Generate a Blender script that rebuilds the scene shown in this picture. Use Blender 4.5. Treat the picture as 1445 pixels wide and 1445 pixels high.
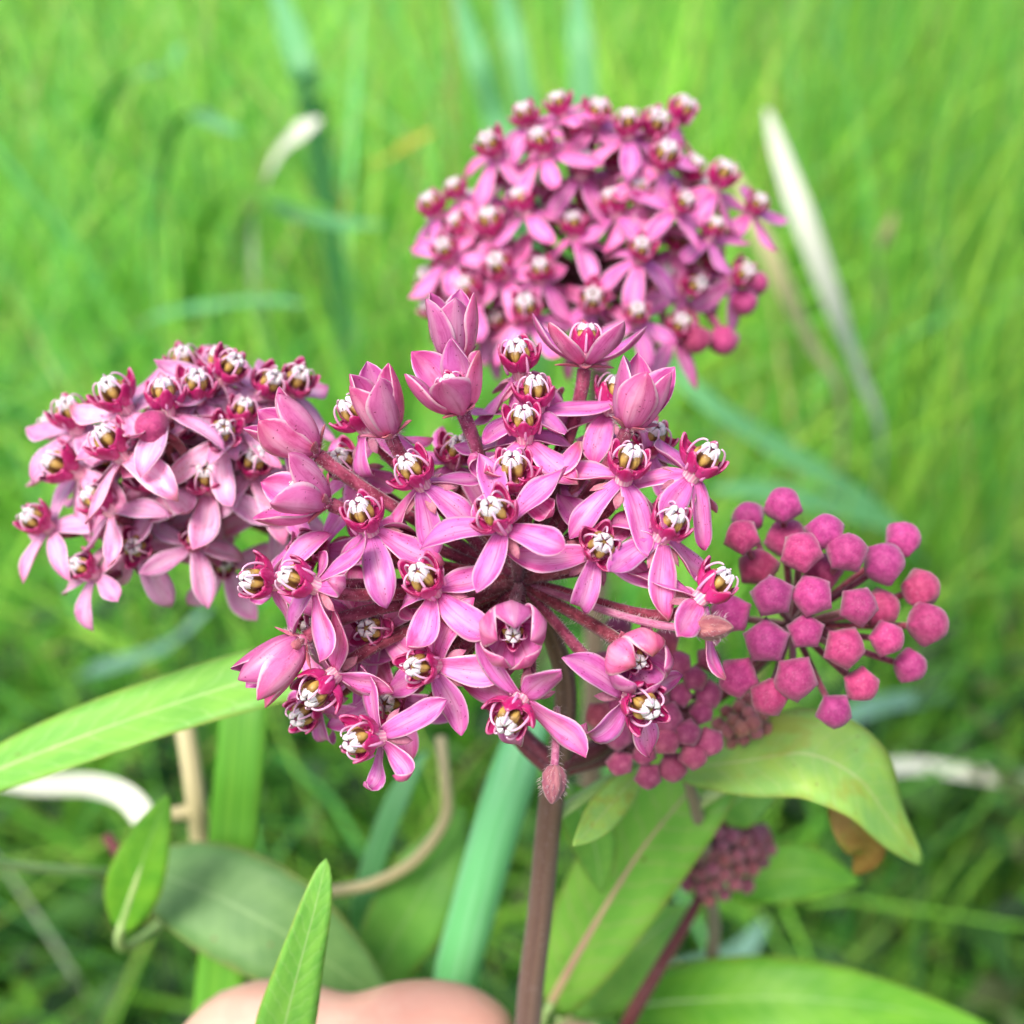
import bpy, math, random
import numpy as np
from mathutils import Vector, Matrix, Quaternion

random.seed(11)
rng = np.random.default_rng(5)
for o in list(bpy.data.objects):
    bpy.data.objects.remove(o, do_unlink=True)
scene = bpy.context.scene
COL = scene.collection
R = math.radians
MM = 0.001

# ------------------------------------------------------------------ camera
PITCH = R(35.0)
HALF = math.tan(R(22.5))
CAM = Vector((0.0, 0.0, 0.90))
FWD = Vector((0, math.cos(PITCH), -math.sin(PITCH)))
UP = Vector((0, math.sin(PITCH), math.cos(PITCH)))
RT = Vector((1, 0, 0))
D0 = 89.0                                   # millimetres to the plane in focus
cd = bpy.data.cameras.new("camera")
cam = bpy.data.objects.new("camera", cd)
COL.objects.link(cam)
cam.location = CAM
cam.rotation_euler = (math.pi / 2 - PITCH, 0, 0)
cd.sensor_width = 36.0
cd.lens = 18.0 / HALF
cd.clip_start = 0.005
cd.clip_end = 2000
cd.dof.use_dof = True
cd.dof.focus_distance = D0 * MM
cd.dof.aperture_fstop = cd.lens / 1.75      # a phone lens: 1.75 mm opening
cd.dof.aperture_blades = 0
scene.camera = cam

# ------------------------------------------------------------------ sky and sun
SUN_EL, SUN_AZ = R(60), R(215)              # soft high light from behind the camera
w = bpy.data.worlds.new("World")
scene.world = w
w.use_nodes = True
nt = w.node_tree
sky = nt.nodes.new("ShaderNodeTexSky")
sky.sky_type = 'NISHITA'
sky.sun_disc = False
sky.sun_elevation = SUN_EL
sky.sun_rotation = SUN_AZ
sky.air_density = 1.0
sky.dust_density = 4.0
sky.ozone_density = 1.0
bg = nt.nodes["Background"]
bg.inputs[1].default_value = 0.10
nt.links.new(sky.outputs[0], bg.inputs[0])
sd = bpy.data.lights.new("sun", 'SUN')
sd.energy = 1.5
sd.angle = R(22)
sd.color = (1.0, 0.96, 0.9)
sun = bpy.data.objects.new("sun", sd)
COL.objects.link(sun)
sdir = Vector((math.sin(SUN_AZ) * math.cos(SUN_EL), math.cos(SUN_AZ) * math.cos(SUN_EL), math.sin(SUN_EL)))
sun.rotation_euler = sdir.to_track_quat('Z', 'Y').to_euler()
sun.location = (0, 0, 3)
vs = scene.view_settings
vs.view_transform = 'Standard'
vs.look = 'None'
vs.gamma = 1
vs.use_curve_mapping = False
vs.exposure = 1.33
scene.render.engine = 'CYCLES'
scene.cycles.max_bounces = 6
scene.cycles.diffuse_bounces = 4
scene.cycles.transmission_bounces = 4
scene.cycles.glossy_bounces = 2

# ------------------------------------------------------------------ helpers
def P(px, py, d):
    """point of the place that the photograph shows at pixel px, py and lies d millimetres deep"""
    k = d * MM * HALF / 722.5
    return CAM + FWD * (d * MM) + RT * ((px - 722.5) * k) + UP * ((722.5 - py) * k)

def C2W(x, y, z):
    return RT * x + UP * y - FWD * z          # camera space direction (z towards the lens)

def lin(r, g, b):
    f = lambda c: (c / 255 / 12.92) if c / 255 <= 0.04045 else ((c / 255 + 0.055) / 1.055) ** 2.4
    return (f(r), f(g), f(b), 1.0)

def link(o, parent=None):
    COL.objects.link(o)
    if parent is not None:
        o.parent = parent
    return o

def obj(name, mesh, parent=None):
    return link(bpy.data.objects.new(name, mesh), parent)

def empty(name, loc):
    o = bpy.data.objects.new(name, None)
    o.empty_display_size = 0.003
    o.location = loc
    return link(o)

def tag(o, label, cat, group=None):
    o["label"] = label
    o["category"] = cat
    if group:
        o["group"] = group
    return o

class MB:
    def __init__(s):
        s.v, s.f, s.m, s.uv = [], [], [], []
    def vert(s, p, uv=(0, 0)):
        s.v.append(tuple(p)); s.uv.append(uv)
        return len(s.v) - 1
    def face(s, ids, m=0):
        s.f.append(tuple(ids)); s.m.append(m)
    def mesh(s, name, mats, smooth=True):
        me = bpy.data.meshes.new(name)
        me.from_pydata(s.v, [], s.f)
        for m in mats:
            me.materials.append(m)
        me.polygons.foreach_set("material_index", s.m)
        if smooth:
            me.polygons.foreach_set("use_smooth", [True] * len(s.f))
        uvl = me.uv_layers.new(name="UVMap")
        li = np.zeros(len(me.loops), dtype=np.int32)
        me.loops.foreach_get("vertex_index", li)
        uvl.data.foreach_set("uv", np.array(s.uv, dtype=np.float32)[li].ravel())
        me.update()
        return me
    def tube(s, pts, rad, n=8, m=0, cap=True):
        pts = [Vector(p) for p in pts]
        N = len(pts)
        ref = None
        rings = []
        for i, p in enumerate(pts):
            t = (pts[min(i + 1, N - 1)] - pts[max(i - 1, 0)])
            t.normalize()
            if ref is None:
                ref = t.orthogonal().normalized()
            ref = (ref - t * ref.dot(t)).normalized()
            b = t.cross(ref)
            r = rad[i] if hasattr(rad, '__len__') else rad
            rings.append([s.vert(p + (ref * math.cos(a) + b * math.sin(a)) * r, (j / n, i / (N - 1)))
                          for j, a in ((j, 2 * math.pi * j / n) for j in range(n))])
        for i in range(N - 1):
            for j in range(n):
                s.face((rings[i][j], rings[i][(j + 1) % n], rings[i + 1][(j + 1) % n], rings[i + 1][j]), m)
        if cap:
            s.face(rings[0][::-1], m); s.face(rings[-1], m)
    def lathe(s, prof, n, fr=None, m=0, mfun=None):
        rings = []
        N = len(prof)
        for i, (r, z) in enumerate(prof):
            ring = []
            for j in range(n):
                a = 2 * math.pi * j / n
                rr, zz = (r, z) if fr is None else fr(r, z, a, i / (N - 1))
                ring.append(s.vert((rr * math.cos(a), rr * math.sin(a), zz), (j / n, i / (N - 1))))
            rings.append(ring)
        for i in range(N - 1):
            for j in range(n):
                s.face((rings[i][j], rings[i][(j + 1) % n], rings[i + 1][(j + 1) % n], rings[i + 1][j]), m)
        s.face(rings[0][::-1], m); s.face(rings[-1], m)

def catmull(pts, n=6):
    """smooth centripetal path through pts (tuples; the first three values are the position)"""
    A = [np.array(p, float) for p in pts]
    A = [2 * A[0] - A[1]] + A + [2 * A[-1] - A[-2]]
    out = []
    for i in range(1, len(A) - 2):
        p0, p1, p2, p3 = A[i - 1:i + 3]
        k = [0.0]
        for u, v in ((p0, p1), (p1, p2), (p2, p3)):
            k.append(k[-1] + max(1e-6, np.linalg.norm(v[:3] - u[:3])) ** 0.5)
        for j in range(n):
            t = k[1] + (k[2] - k[1]) * j / n
            a1 = (k[1] - t) / (k[1] - k[0]) * p0 + (t - k[0]) / (k[1] - k[0]) * p1
            a2 = (k[2] - t) / (k[2] - k[1]) * p1 + (t - k[1]) / (k[2] - k[1]) * p2
            a3 = (k[3] - t) / (k[3] - k[2]) * p2 + (t - k[2]) / (k[3] - k[2]) * p3
            b1 = (k[2] - t) / (k[2] - k[0]) * a1 + (t - k[0]) / (k[2] - k[0]) * a2
            b2 = (k[3] - t) / (k[3] - k[1]) * a2 + (t - k[1]) / (k[3] - k[1]) * a3
            out.append((k[2] - t) / (k[2] - k[1]) * b1 + (t - k[1]) / (k[2] - k[1]) * b2)
    out.append(A[-2])
    return out

# ------------------------------------------------------------------ materials
class NT:
    def __init__(s, name):
        s.mat = bpy.data.materials.new(name)
        s.mat.use_nodes = True
        s.t = s.mat.node_tree
        s.t.nodes.clear()
        s.out = s.n("ShaderNodeOutputMaterial")
    def n(s, typ, **kw):
        nd = s.t.nodes.new(typ)
        for k, v in kw.items():
            setattr(nd, k, v)
        return nd
    def set(s, nd, i, v):
        if hasattr(v, "is_output") or isinstance(v, bpy.types.NodeSocket):
            s.t.links.new(v, nd.inputs[i])
        else:
            nd.inputs[i].default_value = v
    def math(s, op, a, b=0.0, c=0.0):
        nd = s.n("ShaderNodeMath", operation=op)
        s.set(nd, 0, a); s.set(nd, 1, b); s.set(nd, 2, c)
        return nd.outputs[0]
    def mix(s, f, a, b, mode='MIX'):
        nd = s.n("ShaderNodeMix", data_type='RGBA', blend_type=mode)
        s.set(nd, 0, f); s.set(nd, 6, a); s.set(nd, 7, b)
        return nd.outputs[2]
    def step(s, x, lo, hi, a=0.0, b=1.0):
        nd = s.n("ShaderNodeMapRange", interpolation_type='SMOOTHSTEP')
        s.set(nd, 0, x); s.set(nd, 1, lo); s.set(nd, 2, hi); s.set(nd, 3, a); s.set(nd, 4, b)
        return nd.outputs[0]
    def uv(s):
        u = s.n("ShaderNodeUVMap", uv_map="UVMap")
        sp = s.n("ShaderNodeSeparateXYZ")
        s.t.links.new(u.outputs[0], sp.inputs[0])
        return u.outputs[0], sp.outputs[0], sp.outputs[1]
    def obj(s):
        return s.n("ShaderNodeTexCoord").outputs["Object"]
    def rand(s):
        return s.n("ShaderNodeObjectInfo").outputs["Random"]
    def mapped(s, vec, scale, off=None):
        mp = s.n("ShaderNodeMapping")
        s.set(mp, 0, vec); s.set(mp, 3, scale)
        if off is not None:
            cb = s.n("ShaderNodeCombineXYZ")
            for i in range(3):
                s.set(cb, i, s.math('MULTIPLY', off, 17.3 + 9 * i))
            s.set(mp, 1, cb.outputs[0])
        return mp.outputs[0]
    def noise(s, vec, scale, detail=3.0, rough=0.55):
        nd = s.n("ShaderNodeTexNoise")
        s.set(nd, 0, vec); s.set(nd, 2, scale); s.set(nd, 3, detail); s.set(nd, 4, rough)
        return nd.outputs[0]
    def voro(s, vec, scale):
        nd = s.n("ShaderNodeTexVoronoi")
        s.set(nd, 0, vec); s.set(nd, 2, scale)
        return nd.outputs[0]
    def bump(s, h, strength=0.3, dist=0.0001):
        nd = s.n("ShaderNodeBump")
        nd.inputs["Strength"].default_value = strength
        nd.inputs["Distance"].default_value = dist
        s.t.links.new(h, nd.inputs["Height"])
        return nd.outputs[0]
    def finish(s, color, rough=0.5, transl=0.0, tcol=None, normal=None, spec=0.4, sss=0.0, sss_r=0.001, sheen=0.0):
        p = s.n("ShaderNodeBsdfPrincipled")
        s.set(p, "Base Color", color); s.set(p, "Roughness", rough)
        p.inputs["Specular IOR Level"].default_value = spec
        if sheen:
            p.inputs["Sheen Weight"].default_value = sheen
        if sss:
            p.inputs["Subsurface Weight"].default_value = sss
            p.inputs["Subsurface Scale"].default_value = sss_r
            p.inputs["Subsurface Radius"].default_value = (1.0, 0.35, 0.2)
        if normal is not None:
            s.t.links.new(normal, p.inputs["Normal"])
        sh = p.outputs[0]
        if transl > 0:
            t = s.n("ShaderNodeBsdfTranslucent")
            s.set(t, 0, tcol if tcol is not None else color)
            mx = s.n("ShaderNodeMixShader")
            s.set(mx, 0, transl)
            s.t.links.new(p.outputs[0], mx.inputs[1]); s.t.links.new(t.outputs[0], mx.inputs[2])
            sh = mx.outputs[0]
        s.t.links.new(sh, s.out.inputs[0])
        return s.mat

def petal_mat(name, light, deep, margin, spot, transl, vein=0.45):
    m = NT(name)
    uv, u, v = m.uv()
    rd = m.rand()
    edge = m.math('ABSOLUTE', m.math('SUBTRACT', m.math('MULTIPLY', u, 2.0), 1.0))
    vec = m.mapped(uv, (3.2, 2.2, 1.0), rd)
    n1 = m.noise(vec, 1.1, 5.0, 0.62)
    c = m.mix(m.step(n1, 0.42, 0.8, 0, 0.8), light, deep)
    # veins that run along the petal
    n2 = m.noise(m.mapped(uv, (18.0, 1.6, 1.0), rd), 1.0, 3.0)
    c = m.mix(m.math('MULTIPLY', m.step(n2, 0.55, 0.61), vein), c, deep)
    highlight_band = m.math('MULTIPLY', m.step(m.math('ADD', edge, m.math('MULTIPLY', n1, 0.5)), 0.75, 0.35), m.step(v, 0.12, 0.35))
    c = m.mix(m.math('MULTIPLY', highlight_band, 0.35), c, margin)  # pale highlight down the middle, painted into the petal colour
    mid = m.math('MULTIPLY', m.step(edge, 0.09, 0.0), m.step(v, 0.9, 0.3))
    c = m.mix(m.math('MULTIPLY', mid, 0.45), c, deep)
    # deeper towards the tip, thin pale margin
    tipd = m.math('MULTIPLY', m.step(v, 0.6, 0.97), m.math('ADD', 0.25, m.math('MULTIPLY', rd, 0.6)))
    c = m.mix(tipd, c, deep)
    c = m.mix(m.math('MULTIPLY', m.step(m.math('ADD', edge, m.math('MULTIPLY', n1, 0.1)), 0.88, 1.02), 0.8), c, margin)
    # wine coloured flecks
    vo = m.voro(m.mapped(uv, (4.0, 9.0, 1.0), rd), 1.7)
    fl = m.math('MULTIPLY', m.step(vo, 0.22, 0.08), m.step(m.noise(m.mapped(uv, (2, 2, 1), rd), 1.3, 1.0), 0.48, 0.58))
    c = m.mix(m.math('MULTIPLY', fl, 0.9), c, spot)
    # fine grain of the petal skin and a duller, greyer patch here and there
    n4 = m.noise(m.mapped(uv, (60, 110, 1), rd), 1.0, 2.0)
    c = m.mix(m.step(n4, 0.48, 0.78, 0, 0.16), c, margin)
    n5 = m.noise(m.mapped(uv, (2.5, 3.0, 1), m.math('ADD', rd, 0.37)), 1.0, 3.0)
    c = m.mix(m.step(n5, 0.54, 0.72, 0, 0.45), c, lin(206, 70, 146))
    hs = m.n("ShaderNodeHueSaturation")
    m.set(hs, "Hue", m.math('ADD', 0.485, m.math('MULTIPLY', rd, 0.03)))
    m.set(hs, "Value", m.math('ADD', 0.80, m.math('MULTIPLY', rd, 0.36)))
    m.set(hs, "Color", c)
    c = hs.outputs[0]
    # a few ageing petals have a browned, faded tip
    age = m.math('MULTIPLY', m.step(rd, 0.86, 0.9), m.step(m.math('ADD', v, m.math('MULTIPLY', n1, 0.25)), 0.95, 1.12))
    c = m.mix(m.math('MULTIPLY', age, 0.7), c, lin(150, 104, 84))
    nb = m.bump(m.math('ADD', m.math('MULTIPLY', n2, 0.5), n1), 0.3, 0.00012)
    return m.finish(c, 0.36, transl, None, nb, 0.5)

M = {}
M['petal_in'] = petal_mat("petal_inner", lin(240, 132, 210), lin(208, 50, 144), lin(246, 208, 226), lin(146, 20, 74), 0.34)
M['petal_out'] = petal_mat("petal_outer", lin(234, 128, 188), lin(194, 54, 124), lin(246, 210, 222), lin(136, 30, 76), 0.34, 0.35)
M['pale_in'] = petal_mat("petal_overexposed_inner", lin(248, 186, 226), lin(224, 104, 172), lin(250, 226, 238), lin(160, 40, 96), 0.34)  # left head: overexposure and haze put into the petal colour
M['pale_out'] = petal_mat("petal_overexposed_outer", lin(236, 158, 198), lin(206, 92, 144), lin(248, 222, 232), lin(150, 40, 90), 0.34, 0.3)

m = NT("hood"); uv, u, v = m.uv(); rd = m.rand()
n1 = m.noise(m.mapped(uv, (5, 2, 1), rd), 1.6)
c = m.mix(m.step(v, 0.1, 0.8), lin(214, 60, 138), lin(180, 26, 98))
c = m.mix(m.step(n1, 0.45, 0.75, 0, 0.45), c, lin(210, 84, 148))
e = m.math('ABSOLUTE', m.math('SUBTRACT', m.math('MULTIPLY', u, 2.0), 1.0))
c = m.mix(m.step(e, 0.82, 1.0, 0, 0.55), c, lin(226, 130, 180))
c = m.mix(m.step(v, 0.93, 1.0, 0, 0.4), c, lin(230, 150, 190))
M['hood'] = m.finish(c, 0.3, 0.15, None, None, 0.5)

m = NT("horn"); uv, u, v = m.uv()
M['horn'] = m.finish(m.mix(v, lin(226, 140, 190), lin(240, 196, 220)), 0.4, 0.1)

m = NT("anther"); uv, u, v = m.uv(); rd = m.rand()
ph = m.math('COSINE', m.math('MULTIPLY', u, 2 * math.pi * 5))
n1 = m.noise(m.mapped(uv, (30, 6, 1), rd), 1.2)
c = m.mix(m.step(m.math('ADD', ph, m.math('MULTIPLY', n1, 0.8)), -0.3, 0.9), lin(96, 62, 30), lin(186, 150, 78))
c = m.mix(m.step(v, 0.35, 0.0), c, lin(214, 184, 150))
c = m.mix(m.math('MULTIPLY', m.step(v, 0.78, 0.98), 0.6), c, lin(80, 44, 30))
M['anther'] = m.finish(c, 0.4)

m = NT("cap"); rd = m.rand()
n1 = m.noise(m.obj(), 3000, 3)
M['cap'] = m.finish(m.mix(m.step(n1, 0.4, 0.8, 0, 0.4), (0.66, 0.61, 0.62, 1), lin(206, 160, 182)), 0.45, sss=0.15, sss_r=0.0003)
m = NT("stigma"); M['stigma'] = m.finish(lin(132, 58, 96), 0.5)
m = NT("receptacle"); uv, u, v = m.uv()
rg = m.math('COSINE', m.math('MULTIPLY', u, 2 * math.pi * 15))
c = m.mix(m.step(rg, -0.5, 0.8, 0, 0.6), lin(226, 150, 176), lin(240, 214, 206))
c = m.mix(m.step(v, 0.35, 0.1), c, lin(206, 110, 150))
M['receptacle'] = m.finish(c, 0.45, sss=0.1, sss_r=0.0004)

def fuzzy(name, a, b, sc, rough=0.65, streak=None, sheen=0.25):
    m = NT(name)
    rd = m.rand()
    if streak:
        uv, u, v = m.uv()
        vec = m.mapped(uv, streak, rd)
        n1 = m.noise(vec, 1.0, 4.0, 0.6)
    else:
        n1 = m.noise(m.obj(), sc, 4.0, 0.6)
    n2 = m.noise(m.obj(), sc * 6, 2.0)
    c = m.mix(m.step(n1, 0.36, 0.66), a, b)
    c = m.mix(m.math('MULTIPLY', m.step(n2, 0.56, 0.75), 0.16), c, (0.75, 0.6, 0.66, 1))
    hs = m.n("ShaderNodeHueSaturation")
    m.set(hs, "Hue", m.math('ADD', 0.48, m.math('MULTIPLY', m.math('FRACT', m.math('MULTIPLY', rd, 7.7)), 0.035)))
    m.set(hs, "Value", m.math('ADD', 0.78, m.math('MULTIPLY', rd, 0.42)))
    m.set(hs, "Color", c)
    nb = m.bump(m.math('ADD', n1, n2), 0.5, 0.0001)
    return m.finish(hs.outputs[0], rough, 0, None, nb, 0.3, sheen=sheen)

M['pedicel'] = fuzzy("pedicel", lin(112, 30, 56), lin(160, 70, 96), 900, 0.6, (6, 14, 1))
M['pedicel_pale'] = fuzzy("pedicel_pale", lin(150, 70, 100), lin(186, 120, 140), 900, 0.6, (6, 10, 1))
M['stem'] = fuzzy("stem", lin(98, 68, 62), lin(126, 92, 82), 500, 0.6, (16, 2, 1), 0.15)
M['stem_green'] = fuzzy("stem_green", lin(120, 92, 84), lin(140, 132, 100), 500, 0.6, (12, 2, 1), 0.15)
M['stem_dark'] = fuzzy("stem_dark", lin(84, 34, 40), lin(120, 56, 62), 500, 0.6, (12, 2, 1), 0.15)
M['bud'] = fuzzy("bud", lin(148, 34, 92), lin(178, 60, 116), 1400, 0.6)
M['bud_small'] = fuzzy("bud_small", lin(150, 54, 88), lin(178, 86, 112), 1400, 0.65)
M['bud_tiny'] = fuzzy("bud_tiny", lin(150, 80, 84), lin(178, 114, 104), 1400, 0.65)
M['bud_far'] = fuzzy("bud_far", lin(126, 62, 74), lin(160, 94, 100), 1400, 0.7)
M['bud_dry'] = fuzzy("bud_dry", lin(140, 72, 84), lin(176, 112, 112), 1800, 0.75, (12, 3, 1))
M['sepal'] = fuzzy("sepal", lin(160, 84, 108), lin(190, 122, 136), 1200, 0.65)
M['sepal_red'] = fuzzy("sepal_red", lin(160, 60, 84), lin(190, 100, 116), 1200, 0.65)
m = NT("plant_hair"); M['hair'] = m.finish(lin(232, 208, 214), 0.5, 0.3)

def leaf_mat(name, a, b, rib, gloss=0.5, transl=0.3, blotch=None):
    m = NT(name)
    uv, u, v = m.uv(); rd = m.rand()
    e = m.math('ABSOLUTE', m.math('SUBTRACT', m.math('MULTIPLY', u, 2.0), 1.0))
    n1 = m.noise(m.mapped(uv, (3, 7, 1), rd), 1.0, 4.0)
    c = m.mix(m.step(n1, 0.3, 0.7), a, b)
    # side veins leaving the midrib at an angle
    ph = m.math('SINE', m.math('MULTIPLY', m.math('SUBTRACT', v, m.math('MULTIPLY', e, 0.06)), 150.0))
    nv = m.noise(m.mapped(uv, (5, 12, 1), rd), 1.0, 3.0)
    ph = m.math('SINE', m.math('ADD', m.math('MULTIPLY', m.math('SUBTRACT', v, m.math('MULTIPLY', e, 0.11)), 105.0), m.math('MULTIPLY', nv, 7.0)))
    c = m.mix(m.math('MULTIPLY', m.step(ph, 0.82, 1.0), 0.22), c, rib)
    # brown specks and a yellowed, uneven margin
    sp = m.step(m.voro(m.mapped(uv, (5, 14, 1), rd), 1.0), 0.13, 0.05)
    c = m.mix(m.math('MULTIPLY', sp, m.step(nv, 0.5, 0.62, 0, 0.8)), c, lin(120, 84, 50))
    c = m.mix(m.math('MULTIPLY', m.step(m.math('ADD', e, m.math('MULTIPLY', nv, 0.3)), 1.0, 1.2), 0.5), c, lin(160, 150, 70))
    c = m.mix(m.step(e, 0.06, 0.0, 0, 0.8), c, rib)
    if blotch:
        n3 = m.noise(m.mapped(uv, (2, 4, 1), rd), 1.3, 3.0)
        c = m.mix(m.step(n3, 0.52, 0.68, 0, 0.85), c, blotch)
    nb = m.bump(m.math('ADD', m.math('MULTIPLY', ph, 0.12), n1), 0.3, 0.0002)
    return m.finish(c, gloss, transl, m.mix(0.5, c, lin(130, 190, 30)), nb, 0.4)

M['leaf_light'] = leaf_mat("leaf_light", lin(118, 184, 76), lin(142, 202, 84), lin(186, 216, 140))
M['leaf_bright'] = leaf_mat("leaf_bright", lin(98, 170, 44), lin(126, 190, 52), lin(156, 204, 104))
M['leaf_dull'] = leaf_mat("leaf_dull", lin(92, 136, 74), lin(114, 156, 88), lin(132, 168, 104), 0.55, 0.15)
M['leaf_deep'] = leaf_mat("leaf_deep", lin(96, 164, 62), lin(120, 184, 74), lin(144, 190, 106))
M['leaf_pinkrib'] = leaf_mat("leaf_pinkrib", lin(120, 188, 70), lin(146, 204, 82), lin(196, 176, 140))
M['leaf_yellow'] = leaf_mat("leaf_yellow", lin(156, 210, 108), lin(180, 220, 98), lin(206, 222, 146), 0.45, 0.3, lin(176, 190, 80))
M['leaf_brown'] = leaf_mat("leaf_brown", lin(176, 140, 70), lin(150, 108, 52), lin(170, 150, 80), 0.6, 0.25, lin(140, 150, 60))
M['midrib'] = fuzzy("midrib", lin(150, 190, 110), lin(176, 200, 130), 600, 0.5, (4, 8, 1), 0.0)
M['midrib_pink'] = fuzzy("midrib_pink", lin(176, 130, 120), lin(186, 160, 124), 600, 0.5, (4, 8, 1), 0.0)
M['leaf_edge'] = fuzzy("leaf_edge", lin(150, 60, 60), lin(176, 90, 70), 600, 0.5, (4, 8, 1), 0.0)

def blade_mat(name, a, b, transl=0.35, rough=0.45):
    m = NT(name)
    uv, u, v = m.uv(); rd = m.rand()
    n1 = m.noise(m.mapped(uv, (14, 1.5, 1), rd), 1.0, 3.0)
    c = m.mix(m.step(n1, 0.35, 0.65), a, b)
    nb = m.bump(n1, 0.3, 0.0003)
    return m.finish(c, rough, transl, None, nb, 0.35)

M['blade_teal'] = blade_mat("blade_teal", lin(104, 178, 112), lin(132, 198, 134))
M['reed'] = blade_mat("reed", lin(118, 206, 130), lin(154, 226, 166), 0.2, 0.3)
M['blade_green'] = blade_mat("blade_green", lin(94, 168, 52), lin(124, 190, 64))
M['blade_blue'] = blade_mat("blade_blue", lin(110, 160, 140), lin(150, 190, 172))
M['straw'] = blade_mat("straw", lin(206, 196, 140), lin(232, 224, 176), 0.2, 0.6)
M['straw_white'] = blade_mat("straw_white", lin(224, 226, 206), lin(240, 240, 226), 0.25, 0.6)
M['straw_tan'] = blade_mat("straw_tan", lin(176, 164, 120), lin(204, 194, 150), 0.1, 0.65)
M['straw_yellow'] = blade_mat("straw_yellow", lin(176, 180, 60), lin(206, 190, 84), 0.3, 0.6)

m = NT("meadow_grass")
at = m.n("ShaderNodeAttribute", attribute_name="Col")
M['grass'] = m.finish(at.outputs[0], 0.5, 0.4, None, None, 0.3)

m = NT("ground")
n1 = m.noise(m.obj(), 3.0, 6.0); n2 = m.noise(m.obj(), 40.0, 4.0)
c = m.mix(m.step(n1, 0.4, 0.6), lin(58, 92, 34), lin(86, 120, 40))
c = m.mix(m.step(n2, 0.45, 0.7, 0, 0.6), c, lin(60, 50, 34))
M['ground'] = m.finish(c, 0.9, 0, None, m.bump(n2, 0.6, 0.02), 0.2)

m = NT("skin")
n1 = m.noise(m.obj(), 90, 4.0); n2 = m.noise(m.obj(), 900, 3.0)
c = m.mix(m.step(n1, 0.35, 0.65), lin(214, 176, 154), lin(200, 150, 132))
vo = m.voro(m.mapped(m.obj(), (420, 420, 420)), 1.0)
c = m.mix(m.step(vo, 0.5, 0.9, 0, 0.2), c, lin(196, 128, 112))
M['skin'] = m.finish(c, 0.5, 0, None, m.bump(n2, 0.25, 0.0003), 0.4, sss=0.12, sss_r=0.003)

# ------------------------------------------------------------------ ground and meadow
def ground():
    n = 60
    xs = np.concatenate([[-400, -100, -30, -12], np.linspace(-6, 6, n), [12, 30, 100, 400]])
    ys = np.concatenate([[-400, -100, -20, -5], np.linspace(-2, 10, n), [16, 40, 120, 400]])
    v, f = [], []
    for y in ys:
        for x in xs:
            near = abs(x) < 7 and -2 <= y <= 10
            v.append((x, y, (0.015 * math.sin(x * 3.1 + y) * math.cos(y * 2.3 - x) - 0.015) if near else -0.015))
    nx = len(xs)
    for j in range(len(ys) - 1):
        for i in range(nx - 1):
            a = j * nx + i
            f.append((a, a + 1, a + nx + 1, a + nx))
    me = bpy.data.meshes.new("ground")
    me.from_pydata(v, [], f)
    me.materials.append(M['ground'])
    o = obj("ground", me)
    o["kind"] = "structure"
ground()

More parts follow.
